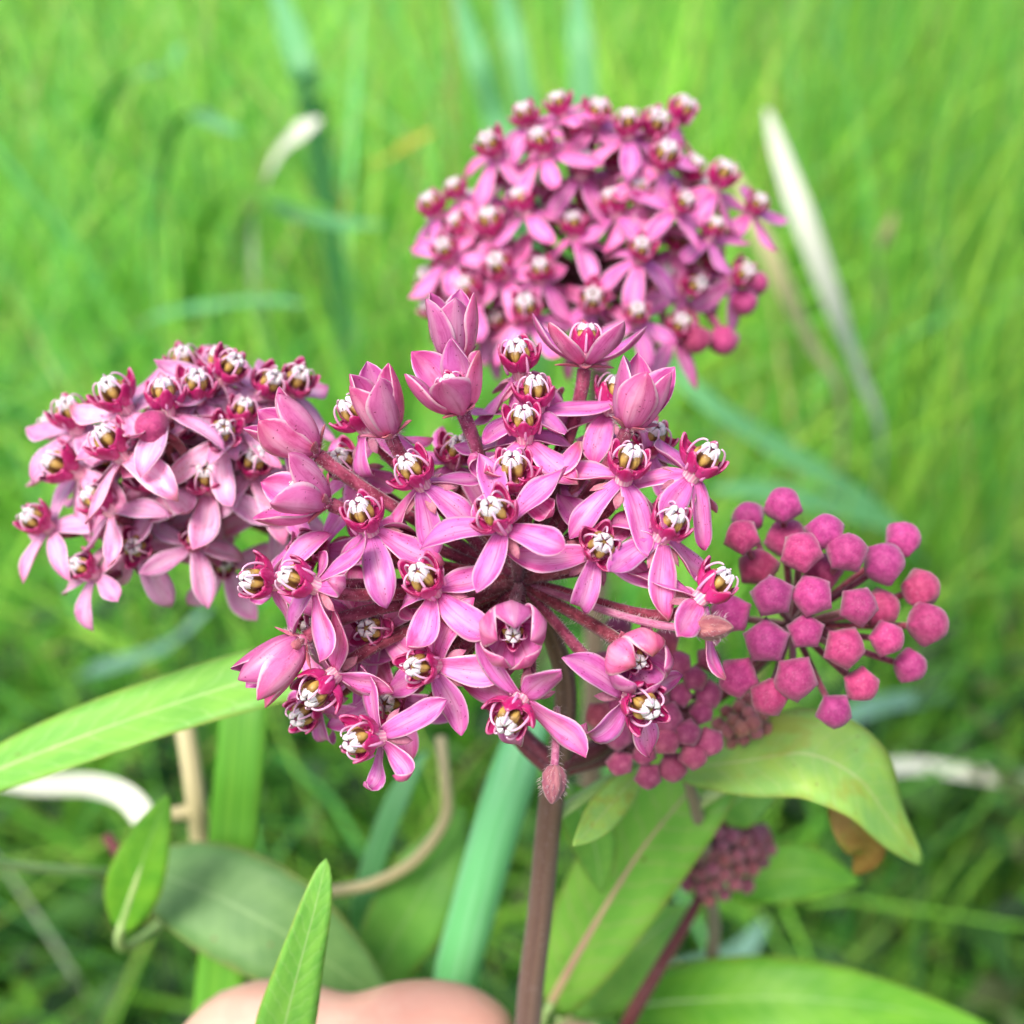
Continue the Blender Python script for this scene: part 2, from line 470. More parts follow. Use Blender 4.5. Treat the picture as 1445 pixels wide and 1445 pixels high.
def meadow():
    zones = [   # x half width, y0, y1, count, h0, h1, width mm
        (0.70, 0.30, 0.45, 1500, 0.34, 0.52, 4.5),
        (0.80, 0.45, 0.75, 5200, 0.52, 0.72, 6.5),
        (1.10, 0.75, 1.60, 12000, 0.70, 0.76, 8.0),
        (2.20, 1.60, 3.60, 16000, 0.72, 0.78, 9.0),
        (6.00, 3.60, 9.00, 20000, 0.72, 0.80, 14.0),
        (20.0, 9.00, 40.0, 24000, 0.6, 0.9, 45.0),
    ]
    SEG = 6
    allv, allf, allc = [], [], []
    base = 0
    pal = np.array([lin(132, 192, 62)[:3], lin(104, 172, 56)[:3], lin(156, 206, 72)[:3], lin(104, 182, 84)[:3],
                    lin(124, 196, 120)[:3], lin(174, 210, 84)[:3], lin(186, 176, 110)[:3], lin(80, 138, 50)[:3]])
    prob = np.array([.22, .17, .18, .10, .07, .10, .06, .10])
    for hw, y0, y1, cnt, h0, h1, wd in zones:
        x = rng.uniform(-hw, hw, cnt); y = rng.uniform(y0, y1, cnt)
        # clumps
        cl = np.sin(x * 17.1 + 2.5 * np.sin(y * 9.3)) * np.cos(y * 13.7 + x * 5)
        keep = rng.uniform(-1.0, 1, cnt) < cl * 1.2 + 0.30
        x, y, cl = x[keep], y[keep], cl[keep]
        k = len(x)
        fr = (y - y0) / (y1 - y0)
        h = (h0 + (h1 - h0) * fr) * rng.uniform(0.6, 1.06, k)
        messy = np.clip(0.5 - x * 1.1, 0, 1)            # the left of the meadow is more tangled
        az = rng.uniform(0, 2 * np.pi, k)
        lean = np.abs(rng.normal(0, 0.10 + 0.26 * messy, k))
        droop = np.abs(rng.normal(0, 0.12 + 0.42 * messy, k))
        wdt = wd * MM * rng.uniform(0.35, 1.3, k) * np.where(rng.uniform(0, 1, k) < 0.06, 2.2, 1.0)
        face = rng.uniform(-1.0, 1.0, k)
        ci = rng.choice(len(pal), k, p=prob)
        col = pal[ci] * rng.uniform(0.9, 1.3, (k, 1))
        patch = np.clip(0.5 + 0.5 * np.sin(x * 4.3 + 1.2) * np.cos(y * 3.1), 0, 1)[:, None]
        col = col * (1 - 0.25 * patch) + 0.25 * patch * pal[4]
        tint = np.sin(x * 7.3 + 1.9 * np.cos(y * 6.1)) * np.sin(y * 5.7 + 0.8 + x * 2.1)
        col = col * (1.08 + 0.38 * tint[:, None])
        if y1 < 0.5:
            col = col * np.array([0.42, 0.5, 0.5])      # shade of the gaps painted into the shorter front blades
        t = np.linspace(0, 1, SEG + 1)[None, :]
        dx, dy = np.cos(az)[:, None], np.sin(az)[:, None]
        out = (lean[:, None] * t + droop[:, None] * t ** 3) * h[:, None]
        zz = h[:, None] * (t - 0.35 * droop[:, None] * t ** 4)
        cx = x[:, None] + out * dx
        cy = y[:, None] + out * dy
        wprof = (1 - t ** 3) * (0.55 + 0.45 * np.sin(np.pi * np.minimum(t * 1.3, 1)))
        wx = np.cos(face)[:, None] * wdt[:, None] * wprof * 0.5
        wy = np.sin(face)[:, None] * wdt[:, None] * wprof * 0.5
        va = np.stack([cx - wx, cy - wy, zz - 0.02], -1)
        vb = np.stack([cx + wx, cy + wy, zz - 0.02], -1)
        V = np.stack([va, vb], 2).reshape(k, -1, 3)      # (k, 2*(SEG+1), 3)
        nv = 2 * (SEG + 1)
        q = np.array([[2 * i, 2 * i + 1, 2 * i + 3, 2 * i + 2] for i in range(SEG)])
        F = base + (np.arange(k) * nv)[:, None, None] + q[None]
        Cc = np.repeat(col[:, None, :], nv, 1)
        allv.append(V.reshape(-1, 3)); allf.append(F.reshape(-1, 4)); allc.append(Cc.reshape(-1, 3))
        base += k * nv
    V = np.concatenate(allv).astype(np.float32); F = np.concatenate(allf).astype(np.int32); C = np.concatenate(allc).astype(np.float32)
    me = bpy.data.meshes.new("meadow_grass")
    me.vertices.add(len(V)); me.vertices.foreach_set("co", V.ravel())
    me.loops.add(F.size); me.loops.foreach_set("vertex_index", F.ravel())
    me.polygons.add(len(F))
    me.polygons.foreach_set("loop_start", np.arange(0, F.size, 4, dtype=np.int32))
    me.polygons.foreach_set("loop_total", np.full(len(F), 4, dtype=np.int32))
    me.polygons.foreach_set("use_smooth", np.ones(len(F), dtype=bool))
    me.update(calc_edges=True)
    a = me.color_attributes.new("Col", 'FLOAT_COLOR', 'POINT')
    a.data.foreach_set("color", np.concatenate([C, np.ones((len(C), 1), np.float32)], 1).ravel())
    me.materials.append(M['grass'])
    o = obj("meadow_grass", me)
    o["kind"] = "stuff"
    o["label"] = "tall bright green meadow grass blurred behind the pink flowers"
    o["category"] = "grass"
meadow()

def undergrowth():
    """low weeds around the foot of the milkweed: many small folded leaves, gap shade painted into their colour"""
    n = 7000
    v, f, c = [], [], []
    shaded_greens = [lin(44, 82, 36), lin(58, 100, 44), lin(38, 68, 36), lin(74, 116, 54), lin(86, 100, 60)]  # darkened so the leaves stand for shade between the stems
    for i in range(n):
        x, y = random.uniform(-0.75, 0.75), random.uniform(0.13, 0.62)
        z = random.uniform(0.0, 0.10 + 0.32 * min(1, max(0, (y - 0.12) / 0.35))) 
        ln, wd = random.uniform(0.02, 0.06), random.uniform(0.004, 0.013)
        az, el = random.uniform(0, 6.28), random.uniform(-0.2, 1.2)
        d = Vector((math.cos(az) * math.cos(el), math.sin(az) * math.cos(el), math.sin(el)))
        sd_ = Vector((-math.sin(az), math.cos(az), 0)) * wd
        upv = d.cross(sd_).normalized()
        b = Vector((x, y, z))
        k = len(v)
        mid = b + d * ln * 0.45
        v += [b, mid + sd_ + upv * wd * .3, mid, mid - sd_ + upv * wd * .3, b + d * ln - upv * ln * 0.1]
        f += [(k, k + 1, k + 2), (k, k + 2, k + 3), (k + 1, k + 4, k + 2), (k + 2, k + 4, k + 3)]
        g = random.choice(shaded_greens); s_ = random.uniform(0.7, 1.3)
        c += [(g[0] * s_, g[1] * s_, g[2] * s_, 1)] * 5
    me = bpy.data.meshes.new("undergrowth")
    me.from_pydata([tuple(q) for q in v], [], f)
    a = me.color_attributes.new("Col", 'FLOAT_COLOR', 'POINT')
    a.data.foreach_set("color", np.array(c, np.float32).ravel())
    me.materials.append(M['grass'])
    o = obj("undergrowth", me)
    o["kind"] = "stuff"
    o["label"] = "low weeds with shade painted into their dark green, filling the gaps below the flowers"
    o["category"] = "weeds"
undergrowth()

# ------------------------------------------------------------------ leaves, blades and stems
def sweep(pts, wid, name, mats, normal, fold=0.12, thick=0.00035, wave=0.0, nu=7):
    """a thin leaf with real thickness along a path; wid(t) is the half width"""
    N = len(pts)
    pts = [Vector(p) for p in pts]
    mb = MB()
    ph = random.uniform(0, 6)
    top, bot = [], []
    for i, p in enumerate(pts):
        t = i / (N - 1)
        tg = (pts[min(i + 1, N - 1)] - pts[max(i - 1, 0)]).normalized()
        nn = normal(t) if callable(normal) else normal
        side = tg.cross(nn).normalized()
        n = side.cross(tg).normalized()
        hw = max(wid(t), 1e-5)
        rt, rb = [], []
        for j in range(nu):
            u = 2 * j / (nu - 1) - 1
            off = fold * abs(u) * hw + wave * hw * abs(u) * math.sin(9 * t + ph + 2 * u)
            q = p + side * (u * hw) + n * off
            th = thick * (1 - 0.8 * abs(u))
            rt.append(mb.vert(q + n * th / 2, ((u + 1) / 2, t)))
            rb.append(mb.vert(q - n * th / 2, ((u + 1) / 2, t)))
        top.append(rt); bot.append(rb)
    for i in range(N - 1):
        for j in range(nu - 1):
            mb.face((top[i][j], top[i + 1][j], top[i + 1][j + 1], top[i][j + 1]))
            mb.face((bot[i][j], bot[i][j + 1], bot[i + 1][j + 1], bot[i + 1][j]), len(mats) - 1)
        mb.face((top[i][0], bot[i][0], bot[i + 1][0], top[i + 1][0]))
        mb.face((top[i][-1], top[i + 1][-1], bot[i + 1][-1], bot[i][-1]))
    mb.face(top[0] + bot[0][::-1]); mb.face(top[-1][::-1] + bot[-1])
    return mb.mesh(name, mats)

STEM_PATH = {}
TOCAM = lambda a=0.0, b=0.0: C2W(a, b, 1.0).normalized()

def leaf(parent, path, wpx, mat, name="leaf", normal=None, rib='midrib', fold=0.16, wave=0.12, wid=None, ribr=0.6, under=None):
    """path: list of (px, py, depth mm) from the base to the tip; wpx widest full width in pixels"""
    origin = parent.matrix_basis.translation
    pp = catmull([tuple(P(*q) - origin) for q in path], 7)
    dm = sum(q[2] for q in path) / len(path)
    hw = wpx * dm * MM * HALF / 722.5 / 2
    prof = wid or (lambda t: math.sin(math.pi * min(1, (t * 0.96 + 0.04)) ** 0.8) ** 0.8)
    nrm = normal or TOCAM(0, 0.3)
    me = sweep(pp, lambda t: hw * prof(t), name, [M[mat], M[under or mat]], nrm, fold, wave=wave)
    o = obj(name, me, parent)
    b0 = P(*path[0])
    near = min(STEM_PATH[parent.name], key=lambda q_: (q_ - b0).length + max(0, q_.z - b0.z) * 2)
    dist = (near - b0).length
    if dist > 0.002:                       # leaf stalk back to the stem
        tdir = (P(*path[1]) - b0).normalized()
        a1 = b0 - tdir * dist * 0.45
        st = [(near * (1 - t) ** 2 + a1 * 2 * t * (1 - t) + (b0 + tdir * 0.001) * t * t) - origin for t in [i / 8 for i in range(9)]]
        mp = MB()
        mp.tube(st, [0.00065 - 0.0000125 * i for i in range(9)], 8)
        obj("petiole", mp.mesh("petiole", [M['midrib']]), o)
    if rib:
        mb = MB()
        n = len(pp)
        q = [Vector(p) - nrm * 0.00018 for p in pp[:-2]]
        mb.tube(q, [max(0.00008, ribr * MM * (1 - i / n) ** 0.8) for i in range(len(q))], 6)
        obj("midrib", mb.mesh("midrib", [M[rib]]), o)
    return o

def tube_obj(parent, name, path, rad, mat, n=10, sub=6, world=False):
    """path in pixels+depth (or world points), radii in millimetres"""
    origin = parent.matrix_basis.translation
    pw = [Vector(p) if world else P(*p) for p in path]
    rr = rad if hasattr(rad, '__len__') else [rad] * len(pw)
    cc = catmull([tuple(p - origin) + (r * MM,) for p, r in zip(pw, rr)], sub)
    mb = MB()
    mb.tube([c[:3] for c in cc], [float(c[3]) for c in cc], n)
    return obj(name, mb.mesh(name, [M[mat]]), parent)

def to_ground(p, dx=0.0, dy=0.02, n=4):
    p = Vector(p)
    return [Vector((p.x + dx * s * s, p.y + dy * s * s, p.z * (1 - s) - 0.02 * s)) for s in [(i + 1) / n for i in range(n)]]

def canopy(y):
    return 0.34 + 0.36 * min(1, max(0, (y - 0.28) / 0.5))

def S(px, py, lift=0.0):
    """pixel -> point on top of the grass canopy, as (px, py, depth)"""
    d = 150.0
    while d < 3000:
        p = P(px, py, d)
        if p.z < canopy(p.y) + lift:
            break
        d *= 1.02
    return (px, py, d)

def blade(label, path, wpx, mat, foot=None, name="grass_blade", cat="grass blade", normal=None, fold=0.2, group=None, prof=None, rounded=False, straight=False, sink=0.16, away=0.30):
    """a single grass blade: visible path from the tip down, then on to its root in the ground"""
    if len(path[0]) == 2:       # lies on the grass canopy and dips into it
        path = [S(q[0], q[1], 0.02 - sink * (i / (len(path) - 1)) ** 1.6) for i, q in enumerate(path)]
    vis = [P(*q) for q in path]
    last, prev = vis[-1], vis[-2]
    if foot is None:
        foot = Vector((last.x + max(-0.16, min(0.16, (last.x - prev.x) * 2.5)), last.y + away, -0.02))
    else:
        foot = Vector((foot[0], foot[1], -0.02))
    if straight:
        v_ = last - vis[0]
        foot = last + v_ * ((last.z + 0.02) / -v_.z)
    mid = last.lerp(foot, 0.3) + (Vector() if straight else Vector(((last.x - prev.x) * 0.5, 0.03, 0.0)))
    pts = vis + [mid, foot]
    cc = [Vector(p) - foot for p in catmull([tuple(p) for p in pts], 8)]
    dm = sum(q[2] for q in path) / len(path)
    hw = wpx * dm * MM * HALF / 722.5 / 2
    frac = len(vis) * 8 / len(cc)
    f = prof or (lambda t: min(1.0, 0.12 + (t / 0.3) ** 0.7))
    if rounded:
        mb = MB()
        mb.tube(cc, [hw * max(0.15, f(i / len(cc))) for i in range(len(cc))], 10)
        me = mb.mesh(name, [M[mat]])
    else:
        me = sweep(cc, lambda t: hw * f(t), name, [M[mat]], normal or TOCAM(0, 0.2), fold, nu=5)
    o = obj(name, me)
    o.location = foot
    return tag(o, label, cat, group)

# ------------------------------------------------------------------ flower parts (local frame: +Z is the flower axis, millimetres -> metres)
L0 = 5.5 * MM

def petal_mesh(L, W, theta, cup=0.25, twist=0.0, thick=0.032, r0=0.10, nu=7, nt_=13, wave=0.02, name="petal", tone='petal'):
    mb = MB()
    r, z = r0 * L, 0.0
    top, bot = [], []
    ds = L / (nt_ - 1)
    ph = random.uniform(0, 6.28)
    skew = random.uniform(-0.07, 0.07)
    for i in range(nt_):
        t = i / (nt_ - 1)
        th = theta(t)
        if i:
            tm = theta(t - 0.5 / (nt_ - 1))
            r += math.sin(tm) * ds; z += math.cos(tm) * ds
        n = Vector((-math.cos(th), 0, math.sin(th)))
        if t < 0.56:
            f = 0.46 + 0.54 * math.sin(math.pi / 2 * t / 0.56)
        else:
            s = (t - 0.56) / 0.44
            f = max(0.03, (1 - s ** 2.0) ** 0.85)
        hw = W / 2 * f * (1 + 0.045 * math.sin(11 * t + ph * 3) * t)
        a = twist * t
        side = Vector((0, math.cos(a), 0)) + n * math.sin(a)
        n2 = n * math.cos(a) - Vector((0, 1, 0)) * math.sin(a)
        c = Vector((r, skew * L * math.sin(math.pi * t), z))
        rt, rb = [], []
        for j in range(nu):
            u = 2 * j / (nu - 1) - 1
            off = cup * u * u * hw - 0.10 * hw * math.exp(-(u * 4) ** 2) + wave * L * u * u * math.sin(7 * t + ph + u * 1.5)
            q = c + side * (u * hw) + n2 * off
            tk = thick * L * (1 - 0.75 * u ** 4) * (1 - 0.4 * t) * (0.35 if i in (nt_ - 1,) else 1)
            rt.append(mb.vert(q + n2 * tk / 2, ((u + 1) / 2, t)))
            rb.append(mb.vert(q - n2 * tk / 2, ((u + 1) / 2, t)))
        top.append(rt); bot.append(rb)
    for i in range(nt_ - 1):
        for j in range(nu - 1):
            mb.face((top[i][j], top[i + 1][j], top[i + 1][j + 1], top[i][j + 1]), 0)
            mb.face((bot[i][j], bot[i][j + 1], bot[i + 1][j + 1], bot[i + 1][j]), 1)
        mb.face((top[i][0], bot[i][0], bot[i + 1][0], top[i + 1][0]), 1)
        mb.face((top[i][-1], top[i + 1][-1], bot[i + 1][-1], bot[i][-1]), 1)
    mb.face(top[0] + bot[0][::-1], 0); mb.face(top[-1][::-1] + bot[-1], 0)
    return mb.mesh(name, [M[tone + '_in'], M[tone + '_out']])

def open_theta(mean, curl):
    m_, c_ = R(mean), R(curl)
    return lambda t: m_ - 0.30 * math.exp(-t * 7) + c_ * (t - 0.45) * abs(t - 0.2) * 2

def cup_theta(op, tip=-12):
    return lambda t: R(op) + R(62) * math.exp(-t * 4.6) + R(tip) * max(0, (t - 0.35) / 0.65) ** 1.3

def hood_mesh(L, lean=0.0, name="hood", nu=9, nt_=9, size=1.0):
    """one scoop of the crown: hollow, open towards the middle, rounded lip"""
    mb = MB()
    ln = 0.49 * L * size
    r, z = 0.125 * L, 0.12 * L
    ds = ln / (nt_ - 1)
    outer, inner = [], []
    for i in range(nt_):
        t = i / (nt_ - 1)
        th = R(88) - R(88) * t ** 0.62 + lean
        if i:
            r += math.sin(th) * ds; z += math.cos(th) * ds
        n = Vector((-math.cos(th), 0, math.sin(th)))
        d = Vector((math.sin(th), 0, math.cos(th)))
        Rr = L * size * (0.055 + 0.090 * math.sin(math.pi * (0.08 + 0.74 * t)))
        am = R(64 + 44 * math.sin(math.pi * t ** 0.85))
        ro, ri = [], []
        for j in range(nu):
            u = 2 * j / (nu - 1) - 1
            a = u * am
            drop = -0.20 * L * size * t * t * abs(u) ** 2.2
            q = Vector((r, 0, z)) + Vector((0, 1, 0)) * (Rr * 1.12 * math.sin(a)) + n * (Rr * 1.15 * (1 - math.cos(a))) + d * drop
            nn = (Vector((0, 1, 0)) * math.sin(a) - n * math.cos(a))
            tk = 0.032 * L
            ro.append(mb.vert(q, ((u + 1) / 2, t)))
            ri.append(mb.vert(q - nn * tk, ((u + 1) / 2, t)))
        outer.append(ro); inner.append(ri)
    for i in range(nt_ - 1):
        for j in range(nu - 1):
            mb.face((outer[i][j], outer[i][j + 1], outer[i + 1][j + 1], outer[i + 1][j]))
            mb.face((inner[i][j], inner[i + 1][j], inner[i + 1][j + 1], inner[i][j + 1]))
        mb.face((outer[i][0], outer[i + 1][0], inner[i + 1][0], inner[i][0]))
        mb.face((outer[i][-1], inner[i][-1], inner[i + 1][-1], outer[i + 1][-1]))
    for j in range(nu - 1):
        mb.face((outer[-1][j], outer[-1][j + 1], inner[-1][j + 1], inner[-1][j]))
        mb.face((outer[0][j], inner[0][j], inner[0][j + 1], outer[0][j + 1]))
    return mb.mesh(name, [M['hood']])

def horn_mesh(L, s=1.0):
    mb = MB()
    p = [(0.23, 0.17), (0.262, 0.30), (0.258, 0.43), (0.222, 0.54), (0.17, 0.60), (0.12, 0.618)]
    cc = catmull([(r * L, 0.0, z * L * s) for r, z in p], 3)
    mb.tube(cc, [L * 0.026 * (1 - 0.6 * i / len(cc)) for i in range(len(cc))], 6)
    return mb.mesh("horn", [M['horn']])

def column_mesh(L):
    """five pairs of horny anther wings, narrow below and swollen under the cap"""
    mb = MB()
    prof = [(.082, .10), (.082, .17), (.088, .22), (.105, .27), (.14, .325), (.168, .38), (.178, .43), (.172, .48), (.15, .52)]
    def fr(r, z, a, t):
        lob = math.cos(5 * a)
        pair = math.cos(10 * a)
        r2 = r * (1 + 0.10 * lob - 0.10 * max(0, lob) ** 3 * max(0, pair) * t) + 0.035 * max(0, lob) ** 5 * (1 - t) ** 0.5
        return r2 * L, z * L
    mb.lathe(prof, 50, fr)
    return mb.mesh("anther_column", [M['anther']])

def cap_mesh(L):
    mb = MB()
    # five swollen white lobes that leave a star shaped pit in the middle
    for k in range(5):
        p0 = 2 * math.pi * (k + 0.5) / 5
        nr, na = 7, 9
        g = []
        kk = random.uniform(0.94, 1.05)
        for i in range(nr):
            ri = i / (nr - 1)
            row = []
            for j in range(na):
                aj = 2 * j / (na - 1) - 1
                inn = 0.030 + 0.045 * abs(aj) ** 2
                rr = (inn + (0.143 * kk - inn) * ri) * L * (1 + 0.035 * math.cos(aj * 9 + k) * ri)
                ang = p0 + aj * R(35.3) * (0.88 + 0.12 * ri)
                h = 0.545 + 0.065 * (1 - abs(aj) ** 3 * 0.8) * math.sin(math.pi * (0.10 + 0.76 * ri)) - (0.035 if i == nr - 1 else 0) + random.uniform(-.006, .006)
                row.append(mb.vert((rr * math.cos(ang), rr * math.sin(ang), h * L), (0.5 + aj / 2, ri)))
            g.append(row)
        for i in range(nr - 1):
            for j in range(na - 1):
                mb.face((g[i][j], g[i + 1][j], g[i + 1][j + 1], g[i][j + 1]))
        # frilled skirt under each lobe
        low = [mb.vert((0.152 * L * math.cos(p0 + aj * R(34)), 0.152 * L * math.sin(p0 + aj * R(34)), (0.50 - 0.022 * (jj % 3) + 0.02 * abs(aj)) * L))
               for jj, aj in enumerate([2 * j / (na - 1) - 1 for j in range(na)])]
        for j in range(na - 1):
            mb.face((g[-1][j], low[j], low[j + 1], g[-1][j + 1]))
    mb.lathe([(0.128 * L, 0.48 * L), (0.128 * L, 0.535 * L), (0.09 * L, 0.535 * L), (0.03 * L, 0.515 * L)], 15, m=1)
    return mb.mesh("white_cap", [M['cap'], M['stigma']])

def receptacle_mesh(L):
    mb = MB()
    prof = [(.05, -.10), (.085, -.06), (.11, -.02), (.12, .02), (.115, .06), (.125, .10), (.13, .14), (.11, .18)]
    mb.lathe(prof, 30, lambda r, z, a, t: (r * L * (1 + (0.04 if z > 0.05 else 0.0) * math.cos(15 * a)), z * L))
    return mb.mesh("flower", [M['receptacle']])

def sepal_mesh(L, th, mat):
    me = petal_mesh(L * 0.36, L * 0.14, lambda t: R(th) + 0.3 * t, 0.2, r0=0.2, nu=5, nt_=6, thick=0.1, name="sepal")
    me.materials.clear()
    me.materials.append(M[mat]); me.materials.append(M[mat])
    for v in me.vertices:
        v.co.z -= 0.05 * L
    return me

LIB = {}
def lib(key, fn):
    if key not in LIB:
        LIB[key] = fn()
    return LIB[key]

def frame(axis, px_angle):
    """rotation whose Z is axis and whose X points along an angle in the picture (deg, 0 right, 90 up)"""
    z = axis.normalized()
    d = C2W(math.cos(R(px_angle)), math.sin(R(px_angle)), 0)
    x = (d - z * d.dot(z))
    if x.length < 0.2:
        d2 = C2W(0, 0, 1); x = d2 - z * d2.dot(z)
    x.normalize()
    y = z.cross(x)
    return Matrix((x, y, z)).transposed().to_quaternion()

def add_flower(head, base, axis, ang, state, param, L=L0, hero=True, sep=True, tone='petal'):
    q = frame(axis, ang)
    key = round(L * 1e5)
    f = obj("flower", lib(('rec', key), lambda: receptacle_mesh(L)), head)
    f.rotation_mode = 'QUATERNION'
    f.location = base - head.location
    f.rotation_quaternion = q
    def child(name, me, az, sc=1.0, tilt=0.0):
        c = obj(name, me, f)
        c.rotation_euler = (0, tilt, az)
        if sc != 1.0:
            c.scale = (sc,) * 3
        return c
    for k in range(5):
        az = 2 * math.pi * k / 5 + (random.uniform(-0.12, 0.12) if state == 'open' else random.uniform(-0.05, 0.05))
        if hero:
            if state == 'open':
                limp = random.random() < 0.14
                me = petal_mesh(L * random.uniform(0.88, 1.06) * (0.9 if limp else 1), L * random.uniform(0.34, 0.44) * (0.8 if limp else 1),
                                open_theta(param + random.uniform(-14, 14), random.choice((-230, 190)) if limp else random.uniform(-100, 60)),
                                random.uniform(-0.05, 0.5), random.uniform(-0.45, 0.45), wave=random.uniform(0.01, 0.05))
            elif state == 'cup':
                me = petal_mesh(L * 0.97, L * random.uniform(0.52, 0.58), cup_theta(param - 8 + random.uniform(-7, 9), random.uniform(-22, 4)),
                                random.uniform(0.5, 0.7), random.uniform(-0.15, 0.15))
            elif state == 'wide':
                me = petal_mesh(L * 0.98, L * 0.4, (lambda b: (lambda t: R(b) - R(55) * t ** 1.2))(param + random.uniform(-6, 6)), 0.45, random.uniform(-0.2, 0.2))
            else:   # 'star': just about to open, tips folded in
                me = petal_mesh(L * 0.98, L * 0.60, lambda t: R(14) + R(72) * math.exp(-t * 4.0) - R(84) * max(0, (t - 0.45) / 0.55) ** 1.1,
                                0.30, 0, thick=0.08, wave=0.0)
        else:
            vi = random.randrange(9)
            if state == 'open':
                pa = round(param / 15) * 15
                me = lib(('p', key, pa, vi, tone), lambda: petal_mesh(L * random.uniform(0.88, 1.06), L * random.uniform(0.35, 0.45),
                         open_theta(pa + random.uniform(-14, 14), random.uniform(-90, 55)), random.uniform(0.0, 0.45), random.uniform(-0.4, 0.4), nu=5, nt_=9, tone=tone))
            else:
                me = lib(('pc', key, vi % 3), lambda: petal_mesh(L * 0.97, L * 0.47, cup_theta(16, -12), 0.6, nu=5, nt_=8))
        child("petal", me, az)
    small = {'open': random.uniform(0.88, 0.98), 'cup': 0.84, 'wide': 0.88, 'star': 0.78}[state]
    for k in range(5):
        az = 2 * math.pi * (k + 0.5) / 5
        child("hood", lib(('hood', key, k % 3), lambda: hood_mesh(L, (k % 3 - 1) * 0.10, size=(0.94, 1.0, 1.06)[k % 3])), az + random.uniform(-0.06, 0.06), small, random.uniform(-0.10, 0.16) if state == 'open' else -0.16)
        child("horn", lib(('horn', key), lambda: horn_mesh(L)), az + random.uniform(-0.1, 0.1), small)
    child("anther_column", lib(('col', key), lambda: column_mesh(L)), 0, small)
    child("white_cap", lib(('cap', key), lambda: cap_mesh(L)), random.uniform(-0.1, 0.1), small)
    if sep:
        for k in range(5):
            az = 2 * math.pi * (k + 0.5) / 5
            th = {'open': 105, 'cup': 52, 'wide': 80, 'star': 55}[state]
            child("sepal", lib(('sep', key, th), lambda: sepal_mesh(L, th, 'sepal' if th > 90 else 'sepal_red')), az)
    return f

def pedicel(head, start, end, axis, r0, r1, mat='pedicel', hairs=None, n=8):
    """stalk from the hub of the head to the foot of a flower or bud (world points)"""
    a = Vector(axis).normalized()
    ln = (end - start).length
    p1 = start + (end - start) * 0.35
    p2 = end - a * ln * 0.22
    pts = []
    for i in range(11):
        t = i / 10
        pts.append(start * (1 - t) ** 3 + p1 * 3 * t * (1 - t) ** 2 + p2 * 3 * t * t * (1 - t) + end * t ** 3 - head.location)
    mb = MB()
    mb.tube(pts, [(r0 + (r1 - r0) * i / 10) * MM for i in range(11)], n)
    o = obj("pedicel", mb.mesh("pedicel", [M[mat]]), head)
    if hairs is not None:
        for _ in range(int(ln / MM * 13)):
            t = random.random()
            i = min(9, int(t * 10)); fr = t * 10 - i
            p = pts[i].lerp(pts[i + 1], fr)
            tg = (pts[i + 1] - pts[i]).normalized()
            o1 = tg.orthogonal().normalized()
            d = Quaternion(tg, random.uniform(0, 6.28)) @ o1
            rr = (r0 + (r1 - r0) * t) * MM
            hairs.append((p + d * rr * 0.9, (d + tg * random.uniform(-0.3, 0.9)).normalized(), random.uniform(0.25, 0.55) * MM))
    return o

def hair_obj(head, hairs):
    mb = MB()
    for p, d, ln in hairs:
        o1 = d.orthogonal().normalized() * 0.000014
        o2 = d.cross(o1.normalized()).normalized() * 0.000014
        bend = Vector((random.uniform(-1, 1), random.uniform(-1, 1), random.uniform(-1, 1))) * ln * 0.25
        a = [mb.vert(p + o1), mb.vert(p - o1 * 0.5 + o2 * 0.86), mb.vert(p - o1 * 0.5 - o2 * 0.86)]
        mid = p + d * ln * 0.55
        b = [mb.vert(mid + o1 * .7), mb.vert(mid - o1 * 0.35 + o2 * 0.6), mb.vert(mid - o1 * 0.35 - o2 * 0.6)]
        t = mb.vert(p + d * ln + bend)
        for j in range(3):
            mb.face((a[j], a[(j + 1) % 3], b[(j + 1) % 3], b[j])); mb.face((b[j], b[(j + 1) % 3], t))
    o = obj("hairs", mb.mesh("hairs", [M['hair']]), head)
    o["kind"] = "stuff"

def solve(cap, base, d, H):
    """flower foot and axis from where its cap and its foot show, and its depth"""
    k = d * MM * HALF / 722.5
    dx, dy = (cap[0] - base[0]) * k / H, (base[1] - cap[1]) * k / H
    l2 = dx * dx + dy * dy
    if l2 > 0.96:
        s = math.sqrt(0.96 / l2); dx *= s; dy *= s; l2 = 0.96
    return P(base[0], base[1], d), C2W(dx, dy, math.sqrt(1 - l2))

# ------------------------------------------------------------------ the central flower head
HUB = P(733, 822, 98)
head = empty("milkweed_flower_head", HUB)
tag(head, "large pink milkweed flower head in sharp focus on top of the held stem", "flower head", "milkweed flower heads")
hairs = []
D = D0
